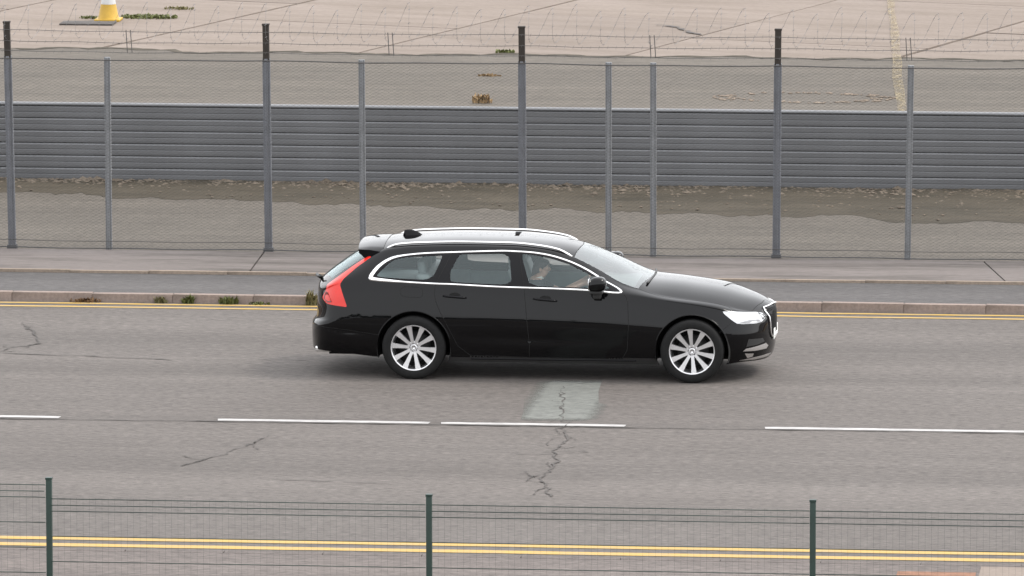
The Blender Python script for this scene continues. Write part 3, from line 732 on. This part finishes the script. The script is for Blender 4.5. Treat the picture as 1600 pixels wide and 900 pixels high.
rbz = np.interp(cx, [-1.16, -.84, -.6, -.383], [.545, .53, .50, .47]); reg[(cx < -.36) & (cz < rbz)] = 'rear_bumper'
reg[(cx < -.52) & (cw > 1.36)] = 'tailgate'; reg[(cx < -.96) & (cz > rbz)] = 'tailgate'
fbz = np.interp(cx, [3.2, 3.248, 3.364, 3.42, 3.64, 3.69, 3.76], [.3, .572, .653, .62, .60, .66, .75]); reg[(cx > 3.2) & (cz < fbz)] = 'front_bumper'
reg[(cx > 3.6) & (reg == 'front_wing')] = 'front_bumper'
reg[(cz < .245) & (cx > .3) & (cx < 2.65)] = 'sill'
reg[I['roof']] = 'roof'; reg[I['bonnet']] = 'bonnet'
gr = (cx > 3.5) & (cy < .36) & (cz > .42) & (cz < .735); reg[gr] = 'grille'
reg[I['dlo']] = 'window_surround'
reg[I['qg']] = 'quarter_window'; reg[I['rg']] = 'rear_side_window'; reg[I['fg']] = 'front_side_window'
reg[I['ws']] = 'windscreen'; reg[I['rw']] = 'rear_window'
reg[I['tail']] = 'tail_light'; reg[I['headl']] = 'headlight'
for n, q in (('blade', 'bumper_blade'), ('fog', 'fog_lamp'), ('lip', 'bumper_lip'), ('intake', 'air_intake')): reg[I[n] & (cx > 3.3)] = q
for c in (0, 2.941):
    R_ = .385 if c == 0 else .382
    dd = np.hypot(cx-c, cz-WR); reg[(dd < R_) | ((np.abs(cx-c) < R_*.86) & (cz < WR))] = 'drop'
PM = {'window_surround': 'gloss', 'quarter_window': 'glass', 'rear_side_window': 'glass', 'front_side_window': 'glass', 'windscreen': 'ws', 'rear_window': 'glass',
      'tail_light': 'red_lamp', 'headlight': 'lamp', 'bumper_blade': 'rail', 'fog_lamp': 'chrome', 'bumper_lip': 'rail', 'air_intake': 'plastic', 'grille': 'gloss', 'sill': 'plastic'}
CENTRE = {'windscreen', 'rear_window', 'bonnet', 'roof', 'tailgate', 'front_bumper', 'rear_bumper', 'grille', }
def build(name, vv, nn, tt):
    m = mesh(name, vv, [tuple(map(int, t)) for t in tt], M[PM.get(name, 'paint')], True)
    m.normals_split_custom_set_from_vertices([tuple(map(float, q)) for q in nn])
    return link(bpy.data.objects.new(name, m), car)
CP = {}
for name in sorted(set(reg)):
    if name == 'drop': continue
    t = T[reg == name]; u, inv = np.unique(t, return_inverse=True); t = inv.reshape(-1, 3); v = pos[u]; n = nrm[u]
    e1 = v[t[:, 1]]-v[t[:, 0]]; e2 = v[t[:, 2]]-v[t[:, 0]]; fl = (np.cross(e1, e2)*n[t].mean(1)).sum(1) < 0; t[fl] = t[fl][:, ::-1]
    vm = v*(1, -1, 1); nm = n*(1, -1, 1); tm = t[:, ::-1]
    if name in CENTRE: CP[name] = build(name, np.concatenate([v, vm]), np.concatenate([n, nm]), np.concatenate([t, tm+len(v)]))
    else: CP[name] = build(name, v, n, t); CP[name+'_far'] = build(name, vm, nm, tm)
def surf_pts(xw):
    a = np.array(xw, float); p = S(a[:, 0], a[:, 1]); e = 2e-3
    d1 = S(a[:, 0]+e, a[:, 1])-S(a[:, 0]-e, a[:, 1]); d2 = S(a[:, 0], np.minimum(a[:, 1]+e, 1.9))-S(a[:, 0], np.maximum(a[:, 1]-e, 0)); n = np.cross(d1, d2)
    return p, n/np.maximum(np.linalg.norm(n, axis=1, keepdims=True), 1e-9)
def ribbon(name, xw, width, hgt, mat, closed=False, lift=0.0, sides=(1, -1), parent=None):
    p, n = surf_pts(xw); m = len(p); out = []
    V = []; F = []
    for i in range(m):
        a = p[(i-1) % m] if closed or i else p[i]; b = p[(i+1) % m] if closed or i < m-1 else p[i]
        t = (b-a)/max(np.linalg.norm(b-a), 1e-9); s = np.cross(n[i], t); w = width[i] if isinstance(width, (list, np.ndarray)) else width
        q = p[i]+n[i]*lift
        V += [q-s*w/2-n[i]*.002, q-s*w*.36+n[i]*hgt, q+s*w*.36+n[i]*hgt, q+s*w/2-n[i]*.002]
    for i in range(m if closed else m-1):
        j = (i+1) % m
        for k in range(3): F.append((i*4+k, i*4+k+1, j*4+k+1, j*4+k))
    for sd in sides:
        VV = [(v[0], v[1]*sd, v[2]) for v in V]; FF = F if sd > 0 else [f[::-1] for f in F]
        out.append(obj(name, VV, FF, M[mat], parent or car, smooth=True))
    return out
d_ = SH['dlo'][0]; ribbon('window_trim', d_, np.interp(d_[:, 0], [-.46, -.25, -.1, 3], [.042, .032, .021, .020]), .007, 'chrome', True)
ribbon('door_gap', SH['rdoor'][0][:-14], .007, .0014, 'gap')
ribbon('door_gap', dense([tuple(q) for q in poly_w([(1.22, .245), (2.2, .240), (2.258, .341), (2.274, .61), (2.261, .851), (2.217, .926)])], .02), .007, .0014, 'gap')
ribbon('bonnet_gap', bonp[:len(dense([tuple(q) for q in bw], .03))+12], .008, .0006, 'gap')
ribbon('roof_gap', dense([(1.66, 1.318), (1.69, 1.6), (1.71, 1.9)], .03), .010, .0008, 'gap')
ribbon('bumper_gap', poly_w(dense([(3.23, .54), (3.364, .65)], .02)), .006, .0006, 'gap')
ribbon('bumper_gap', SH['rb'][0][:-4], .006, .0006, 'gap')
ribbon('sill_strip', poly_w(dense([(.60, .222), (1.4, .222), (2.35, .225)], .03)), .016, .008, 'gloss')
fl = [(-.142+.035, .980), (.06, .975), (.09, .955), (.097, .89), (.065, .868), (-.10, .872), (-.14, .895), (-.142, .95)]
ribbon('fuel_flap_gap', np.array(poly_w(dense(chaik(fl, 2), .01, True))), .005, .0006, 'gap', True, sides=(1,))
for c, r, w0 in ((0, .392, 1), (2.941, .389, 1)):
    pa = [(c+r*math.cos(a), WR+r*math.sin(a)) for a in np.linspace(.05, math.pi-.05, 60)]
    ribbon('arch_lip', poly_w(pa), .014, .005, 'paint')
for s in (1, -1):      # wheel wells
    for c in (0, 2.941):
        V, F = lathe_vf([(.386, -.905), (.40, -.86), (.40, -.50), (0.02, -.50)], 40, 'Y', -.3, math.pi+.3)
        obj('wheel_well', [(x+c, y*s, z+WR) for x, y, z in V], F, M['gap'], car)
# tail and head lamp details
for s, lp in ((1, CP['tail_light']), (-1, CP['tail_light_far'])):
    q = np.array(poly_w(dense([(-.950, .900), (-.925, .895), (-.875, .80), (-.93, .792), (-.975, .828)], .01, True))); p, n = surf_pts(q); p = p+n*.003
    obj('brake_lens', [(a[0], a[1]*s, a[2]) for a in p], [tuple(range(len(p)))[::s]], M['red_dark'], lp)
for s, lp in ((1, CP['headlight']), (-1, CP['headlight_far'])):
    for nm_, pl_, mt in (('lamp_projector', [(3.42, .628), (3.52, .645), (3.62, .635), (3.64, .612), (3.53, .612)], 'lamp_grey'), ('lamp_corner', [(3.60, .70), (3.655, .672), (3.672, .65), (3.655, .625), (3.64, .66)], 'gloss')):
        q = np.array(poly_w(dense(pl_, .01, True))); p, n = surf_pts(q); p = p+n*.003
        obj(nm_, [(a[0], a[1]*s, a[2]) for a in p], [tuple(range(len(p)))[::s]], M[mt], lp)
# grille frame, plate
_fx = 3.76-.56*np.linspace(0, 1, 90)**2; _fw = np.linspace(0, 1.9, 160)
_FX, _FW = np.meshgrid(_fx, _fw, indexing='ij'); _FP = S(np.minimum(_FX.ravel(), XF(_FW.ravel())-1e-4), _FW.ravel()).reshape(90, 160, 3)
def x_at(y, z):       # nose surface: x where the half width is y at height z
    ys = np.array([np.interp(z, _FP[i, :, 2], -_FP[i, :, 1]) for i in range(90)]); xs_ = np.array([np.interp(z, _FP[i, :, 2], _FP[i, :, 0]) for i in range(90)])
    return float(np.interp(y, np.maximum.accumulate(ys), xs_))
fr = [(x_at(abs(y), z)+.012, y, z) for y, z in dense([(-.36, .70), (-.33, .735), (0, .742), (.33, .735), (.36, .70), (.34, .47), (.29, .42), (-.29, .42), (-.34, .47)], .05, True)]
tube('grille_frame', fr, .009, M['chrome'], CP['grille'], 8, True)
for y in np.linspace(-.30, .30, 17):
    pz = [(x_at(abs(y), z)+.008, y, z) for z in np.linspace(.44, .72, 6)]
    tube('grille_bar', pz, .004, M['disc'], CP['grille'], 5)
rbox('number_plate', 3.750, 3.760, -.26, .26, .385, .495, .004, M['plate'], car, 2)
# roof rails
def roof_z(x, y):
    ww = np.linspace(1.2, 1.9, 200); p = S(np.full(200, x), ww); return float(np.interp(-abs(y), p[:, 1], p[:, 2]))
for s in (-1, 1):
    P = []
    for x in np.linspace(-.32, 1.64, 48):
        e = min(1, (x+.32)/.12, (1.64-x)/.16); y = s*(.545+.0*x)
        P.append((x, y, roof_z(x, y)-.008+.026*math.sin(max(e, 0)*math.pi/2)))
    tube('roof_rail', P, .0145, M['rail'], car, 8, flat=.85)
    for xx in (): rbox('rail_foot', xx-.05, xx+.05, s*.545-.012, s*.545+.012, roof_z(xx, .545)-.01, roof_z(xx, .545)+.022, .004, M['plastic'], car, 1)
# roof spoiler
V = []; F = []; ny = 25
for i in range(ny):
    y = -.60+1.2*i/(ny-1); k = (y/.6)**2; zt = 1.362-.030*k; xr_ = -.655+.035*k
    z1 = roof_z(-.36, min(abs(y), .57))+.004-.03*(abs(y) > .57)
    V += [(-.36, y, z1), (-.50, y, (z1+zt)/2+.010), (xr_, y, zt), (xr_+.004, y, zt-.038), (-.55, y, zt-.075-.02*k), (-.42, y, zt-.09)]
for i in range(ny-1):
    for q in range(5): F.append((i*6+q, i*6+6+q, i*6+7+q, i*6+1+q))
F += [tuple(range(6)), tuple(range((ny-1)*6+5, (ny-1)*6-1, -1))]
sp = obj('roof_spoiler', V, F, M['paint'], car, smooth=True)
md = sp.modifiers.new('split', 'EDGE_SPLIT'); md.split_angle = math.radians(40)
# shark fin aerial
V = []; F = []
for i in range(13):
    t = i/12; x = -.20+.19*t; hh = .062*math.sin(math.pi*min(1, t*1.15)**.7)*(1-.15*t) if t < .98 else .004
    hh = max(.004, .066*(1-((t-.28)/.75)**2)) if 0 < t < 1 else .004
    ww = .028*math.sin(math.pi*(t*.94+.03))**.6; zb = roof_z(x, 0)-.004
    V += [(x, -ww, zb), (x-.012*(1-t), -ww*.4, zb+hh*.75), (x-.018*(1-t), 0, zb+hh), (x-.012*(1-t), ww*.4, zb+hh*.75), (x, ww, zb)]
for i in range(12):
    for q in range(4): F.append((i*5+q, i*5+5+q, i*5+6+q, i*5+1+q))
F += [(0, 1, 2, 3, 4), (64, 63, 62, 61, 60)]
obj('roof_aerial', V, F, M['gloss'], car, smooth=True)
# rear wiper, exhausts
tube('rear_wiper', [(-1.10, -.02, .955), (-1.125, -.10, .99), (-1.09, -.30, 1.00), (-1.03, -.45, 1.02)], [.022, .02, .012, .008], M['plastic'], car, 8)
for s in (-1, 1):
    rbox('exhaust_tip', -1.075, -.90, s*.60-.075, s*.60+.075, .245, .305, .018, M['chrome'], car, 3)
# windscreen wipers and cowl
for y0, y1 in ((-.55, .05), (.05, .60)):
    tube('windscreen_wiper', [(2.47-.11*y*y, y, 1.028-.075*y*y) for y in np.linspace(y0, y1, 9)], .011, M['plastic'], car, 6)
# mirrors
for s in (1, -1):
    V, F = [], []; dz_ = 0
    nu, nv = 20, 14
    for i in range(nv+1):
        ph = -math.pi/2+math.pi*i/nv
        for j in range(nu):
            th = 2*math.pi*j/nu; sx = math.copysign(abs(math.cos(th)*math.cos(ph))**.7, math.cos(th)*math.cos(ph)); sy = math.copysign(abs(math.sin(th)*math.cos(ph))**.75, math.sin(th)*math.cos(ph)); sz = math.copysign(abs(math.sin(ph))**.8, math.sin(ph))
            x = 1.950+.100*sx*(1-.12*sz)+.012*sz; 
            if sx < 0: x = max(x, 1.868+.0*sz)
            V.append((x-dz_*.3, s*(-1.015-.105*sy), 1.053+dz_+.078*sz))
    for i in range(nv):
        for j in range(nu): F.append((i*nu+j, i*nu+(j+1) % nu, (i+1)*nu+(j+1) % nu, (i+1)*nu+j)[::s])
    mc = obj('door_mirror', V, F, M['paint'], car, smooth=True)
    rbox('mirror_foot', 1.875, 2.01, -1.06 if s > 0 else .88, -.88 if s > 0 else 1.06, .945, .985, .012, M['plastic'], mc, 2)
    rbox('mirror_arm', 1.90, 1.985, min(s*-.99, s*-.86), max(s*-.99, s*-.86), .885, .955, .015, M['plastic'], mc, 2)
    rbox('mirror_glass', 1.862-dz_*.3, 1.869-dz_*.3, min(s*-1.10, s*-.93), max(s*-1.10, s*-.93), .995+dz_, 1.11+dz_, .003, M['chrome'], mc, 1)
# door handles
for x0, x1, z0, z1, door in ((.312, .556, .887, .870, 'rear_door'), (1.266, 1.516, .869, .849, 'front_door')):
    for s in (1, -1):
        par = CP[door] if s > 0 else CP[door+'_far']
        p, n = surf_pts(poly_w([(x0+(x1-x0)*t, z0+(z1-z0)*t) for t in np.linspace(0, 1, 9)]))
        prof = np.array([.006, .02, .028, .03, .03, .03, .028, .02, .006])
        P = [(a[0], s*(a[1]+b[1]*c), a[2]+b[2]*c) for a, b, c in zip(p, n, prof)]
        tube('door_handle', P, [.009, .013, .014, .014, .014, .014, .014, .013, .009], M['gloss'], par, 8)
        xm = x0+(x1-x0)*.5; e = [(xm+.06*math.cos(a), (z0+z1)/2+.016+.030*math.sin(a)) for a in np.linspace(0, 2*math.pi, 24, endpoint=False)]
        p, n = surf_pts(poly_w(e)); p = p+n*.0015
        obj('handle_recess', [(a[0], s*a[1], a[2]) for a in p], [tuple(range(24))[::s]], M['gap'], par)
# wheels
def wheel(cx_, s, rot):
    prof = [(.235, -.095), (.243, -.112), (.25, -.118), (.285, -.122), (.315, -.116), (.330, -.100), (.335, -.080), (.335, .08), (.330, .1), (.315, .116), (.25, .118), (.235, .095)]
    hub = lathe_vf([(.247, -.098), (.2475, -.106), (.243, -.109), (.233, -.108), (.228, -.098), (.222, -.03), (.215, .09)], 64)
    w = obj('wheel', *hub, M['alloy'], car, smooth=True); w.location = (cx_, s*.815, WR); w.rotation_euler = (0, rot, 0 if s < 0 else math.pi)
    obj('tyre', *lathe_vf(prof, 72), M['rubber'], w, True)
    obj('brake_disc', *lathe_vf([(.0, .02), (.165, .02), (.165, .05), (0, .05)], 40), M['disc'], w, True)
    obj('wheel_back', *lathe_vf([(.0, .07), (.22, .07)], 40), M['gap'], w)
    sv = [(-.016, .045), (.016, .045), (.017, .10), (.022, .17), (.030, .234), (-.030, .234), (-.022, .17), (-.017, .10)]
    for k in range(10):
        a = 2*math.pi*k/10; V = []
        for (t, r) in sv:
            yy = -.082-.020*(r/.234)
            V.append((r*math.cos(a)-t*math.sin(a), yy, r*math.sin(a)+t*math.cos(a)))
        V += [(v[0]*1.0, v[1]+.03, v[2]) for v in V]
        for i_, (t, r) in enumerate(sv):   # crown the blade
            pass
        F = [(0, 1, 2, 7), (7, 2, 3, 6), (6, 3, 4, 5)]+[(i_, 8+i_, 8+(i_+1) % 8, (i_+1) % 8) for i_ in range(8)]
        obj('spoke', V, F, M['alloy'], w)
    obj('hub', *lathe_vf([(.0, -.079), (.028, -.090), (.034, -.088), (.036, -.078), (.062, -.080), (.070, -.072), (.070, -.04)], 40), M['alloy'], w, True)
    for k in range(5):
        a = 2*math.pi*(k+.5)/5; c = (.050*math.cos(a), .050*math.sin(a))
        V, F = lathe_vf([(.0115, -.083), (.0, -.0835)], 12); obj('wheel_bolt', [(x+c[0], y, z+c[1]) for x, y, z in V], F, M['gap'], w)
    obj('hub_emblem', *lathe_vf([(.015, -.0902), (.019, -.0902)], 24), M['disc'], w)
wheel(0, -1, .10); wheel(2.941, -1, .22); wheel(0, 1, .3); wheel(2.941, 1, .5)
# underbody and cabin
obj('underbody', *merge(box_vf(-.95, 3.45, -.50, .50, .20, .30), box_vf(.42, 2.50, -.82, .82, .19, .30)), M['gap'], car)
obj('cabin_floor', *merge(box_vf(.42, 2.3, -.80, .80, .40, .44), box_vf(-.85, .418, -.48, .48, .40, .44)), M['cabin'], car)
for s in (-1, 1):
    obj('door_lining', *merge(box_vf(.42, 2.15, min(s*.82, s*.79), max(s*.82, s*.79), .44, .93), box_vf(-.6, .418, min(s*.80, s*.77), max(s*.80, s*.77), .76, .945)), M['cabin'], car)
obj('bulkhead', *box_vf(2.24, 2.30, -.80, .80, .30, .93), M['gap'], car)
rbox('dashboard', 1.84, 2.30, -.76, .76, .70, .945, .06, M['cabin'], car)
hx = np.linspace(-.38, 1.58, 30); hw = np.linspace(1.31, 1.9, 12); V = []; F = []
for s in (1, -1):
    o0 = len(V)
    for x in hx:
        p = S(np.full(12, x), hw); V += [(q[0], q[1]*s*.97, q[2]-.03) for q in p]
    for i in range(29):
        for k in range(11): F.append(tuple(o0+q for q in (i*12+k, i*12+k+1, i*12+13+k, i*12+12+k)))
obj('headliner', V, F, M['liner'], car, smooth=True)
def seat(y, name='seat', x=1.18):
    st = rbox(name, x-.02, x+.50, y-.25, y+.25, .50, .64, .05, M['seat'], car)
    rbox('backrest', -.07, .07, -.245, .245, 0, .56, .05, M['seat'], st, shape=lambda c: (c.x-.34*c.z+x+.03, c.y*(1-.28*c.z)+y, c.z+.58))
    rbox('headrest', -.045, .045, -.13, .13, 0, .17, .04, M['seat_light'] if False else M['seat'], st, shape=lambda c: (c.x-.12*c.z+x-.165, c.y+y, c.z+1.10))
    return st
seat(-.37, 'driver_seat'); seat(.37, 'passenger_seat')
rs = rbox('rear_bench', .26, .78, -.64, .64, .50, .66, .05, M['seat'], car)
rbox('backrest', -.08, .08, -.62, .62, 0, .48, .05, M['seat'], rs, shape=lambda c: (c.x-.38*c.z+.24, c.y, c.z+.60))
for y in (-.38, 0, .38): rbox('headrest', -.045, .045, -.12, .12, 0, .15, .04, M['seat'], rs, shape=lambda c, y=y: (c.x-.1*c.z+.045, c.y+y, c.z+1.06))
obj('load_cover', *box_vf(-.85, -.02, -.70, .70, .93, .945), M['cabin'], car)
sw = [(1.80+.19*math.sin(.45)*math.sin(a)+.0, -.37+.185*math.cos(a), .93+.185*math.cos(.40)*math.sin(a)) for a in np.linspace(0, 2*math.pi, 32, endpoint=False)]
stw = tube('steering_wheel', sw, .015, M['cabin'], car, 8, True)
tube('wheel_spoke', [(1.80, -.55, .93), (1.83, -.37, .91), (1.80, -.19, .93)], .018, M['cabin'], stw, 6)
tube('steering_column', [(1.83, -.37, .91), (2.0, -.37, .86)], .03, M['cabin'], stw, 8)

# ================================================================== DRIVER
def driver():
    J = {}; R = {}; Ed = []
    def v(n, p, r): J[n] = Vector(p); R[n] = r
    Y = -.37
    v('pel', (1.36, Y, .70), (.15, .12)); v('wai', (1.31, Y, .80), (.135, .105)); v('che', (1.25, Y, .92), (.165, .115)); v('up', (1.235, Y, .985), (.12, .085))
    v('nk', (1.268, Y, 1.035), (.044, .046)); v('hd0', (1.300, Y, 1.085), (.062, .068)); v('hd1', (1.306, Y, 1.13), (.076, .088)); v('hd2', (1.300, Y, 1.175), (.072, .085)); v('hd3', (1.298, Y, 1.205), (.045, .055))
    Ed += [('pel', 'wai'), ('wai', 'che'), ('che', 'up'), ('up', 'nk'), ('nk', 'hd0'), ('hd0', 'hd1'), ('hd1', 'hd2'), ('hd2', 'hd3')]
    v('chin', (1.355, Y, 1.052), (.026, .026)); Ed.append(('hd0', 'chin'))
    v('nose', (1.402, Y, 1.113), (.012, .012)); Ed.append(('hd1', 'nose'))
    v('brow', (1.372, Y, 1.147), (.03, .024)); Ed.append(('hd1', 'brow'))
    for s in (-1, 1):
        k = str(s); v('sh'+k, (1.255, Y+s*.175, .945), (.062, .062)); v('el'+k, (1.50, Y+s*.225, .84 if s > 0 else .875), (.042, .042)); v('wr'+k, (1.742, Y+s*.178, .985), (.028, .026)); v('pm'+k, (1.79, Y+s*.178, 1.008), (.034, .022))
        v('ml'+k, (1.375, Y+s*.20, .885), (.052, .052))
        Ed += [('up', 'sh'+k), ('sh'+k, 'ml'+k), ('ml'+k, 'el'+k), ('el'+k, 'wr'+k), ('wr'+k, 'pm'+k)]
        for f in range(4):
            b = Vector((1.805, Y+s*.178, 1.035-.021*f)); v('f%d%s' % (f, k), b+Vector((.018, s*.018, .004)), (.0095, .0095)); v('g%d%s' % (f, k), b+Vector((.026, -s*.008, 0)), (.0085, .0085)); v('h%d%s' % (f, k), b+Vector((.008, -s*.026, -.002)), (.0075, .0075))
            Ed += [('pm'+k, 'f%d%s' % (f, k)), ('f%d%s' % (f, k), 'g%d%s' % (f, k)), ('g%d%s' % (f, k), 'h%d%s' % (f, k))]
        v('th'+k, (1.775, Y+s*.150, 1.03), (.011, .011)); v('ti'+k, (1.795, Y+s*.145, 1.05), (.009, .009)); Ed += [('pm'+k, 'th'+k), ('th'+k, 'ti'+k)]
        v('hp'+k, (1.42, Y+s*.09, .70), (.09, .08)); v('kn'+k, (1.80, Y+s*.13, .76), (.065, .065)); v('an'+k, (2.05, Y+s*.11, .50), (.045, .045)); v('to'+k, (2.17, Y+s*.11, .52), (.04, .035))
        Ed += [('pel', 'hp'+k), ('hp'+k, 'kn'+k), ('kn'+k, 'an'+k), ('an'+k, 'to'+k)]
    names = list(J); ix = {n: i for i, n in enumerate(names)}
    me = bpy.data.meshes.new('person'); me.from_pydata([J[n] for n in names], [(ix[a], ix[b]) for a, b in Ed], [])
    o = bpy.data.objects.new('person', me); COL.objects.link(o)
    o.modifiers.new('skin', 'SKIN'); sd = o.modifiers.new('sub', 'SUBSURF'); sd.levels = 2; sd.render_levels = 2
    sv = me.skin_vertices[0].data
    for n in names: sv[ix[n]].radius = R[n]; sv[ix[n]].use_root = (n == 'pel')
    dg = bpy.context.evaluated_depsgraph_get(); dg.update(); ev = o.evaluated_get(dg); m2 = bpy.data.meshes.new_from_object(ev)
    bpy.data.objects.remove(o)
    m2.materials.clear()
    for q in ('skin', 'shirt', 'trousers'): m2.materials.append(M[q])
    for p in m2.polygons:
        p.use_smooth = True; c = p.center
        if c.x > 1.40 and c.z < .80 or c.z < .74: p.material_index = 2
        elif c.z < 1.018 and c.x < 1.40+.03*abs(c.y-Y): p.material_index = 1
        else: p.material_index = 0
    po = link(bpy.data.objects.new('person', m2), None, label='driver in a dark short sleeved top holding the steering wheel of the black car', cat='person')
    # hair cap
    V = []; F = []; nu, nv = 24, 10
    for i in range(nv+1):
        ph = math.pi*.5*i/nv
        for j in range(nu):
            th = 2*math.pi*j/nu; cx0 = math.cos(th); f = 1+.03*math.sin(7*th+3*i)
            drop = .060-.085*max(0, cx0)**.8+.055*max(0, -cx0)
            z = 1.155+.072*math.sin(ph)*f-drop*(1-math.sin(ph))
            V.append((1.290+.095*math.cos(ph)**.75*cx0*f, Y+.084*math.cos(ph)**.75*math.sin(th)*f, z))
    for i in range(nv):
        for j in range(nu): F.append((i*nu+j, i*nu+(j+1) % nu, (i+1)*nu+(j+1) % nu, (i+1)*nu+j))
    obj('hair', V, F, M['hair'], po, smooth=True)
    for s in (-1, 1):
        V, F = lathe_vf([(.0, .012), (.016, .010), (.022, 0), (.016, -.006), (0, -.004)], 14)
        obj('ear', [(1.298+x*.75, Y+s*(.082+.0)+y*s, 1.118+z*1.2) for x, y, z in V], F, M['skin'], po, smooth=True)
        V, F = lathe_vf([(.0, .006), (.009, .003), (.011, 0)], 12); obj('eye', [(1.372+y, Y+s*.032+x, 1.128+z*.6) for x, y, z in V], F, M['hair'], po)
    obj('mouth', *box_vf(1.372, 1.380, Y-.022, Y+.022, 1.079, 1.084), M['red_dark'], po)
    cl = [(1.255+.060*math.cos(a), Y+.066*math.sin(a), 1.012+.016*math.cos(a)) for a in np.linspace(0, 2*math.pi, 28, endpoint=False)]
    tube('collar', cl, .016, M['collar'], po, 6, True, 1.6)
driver()
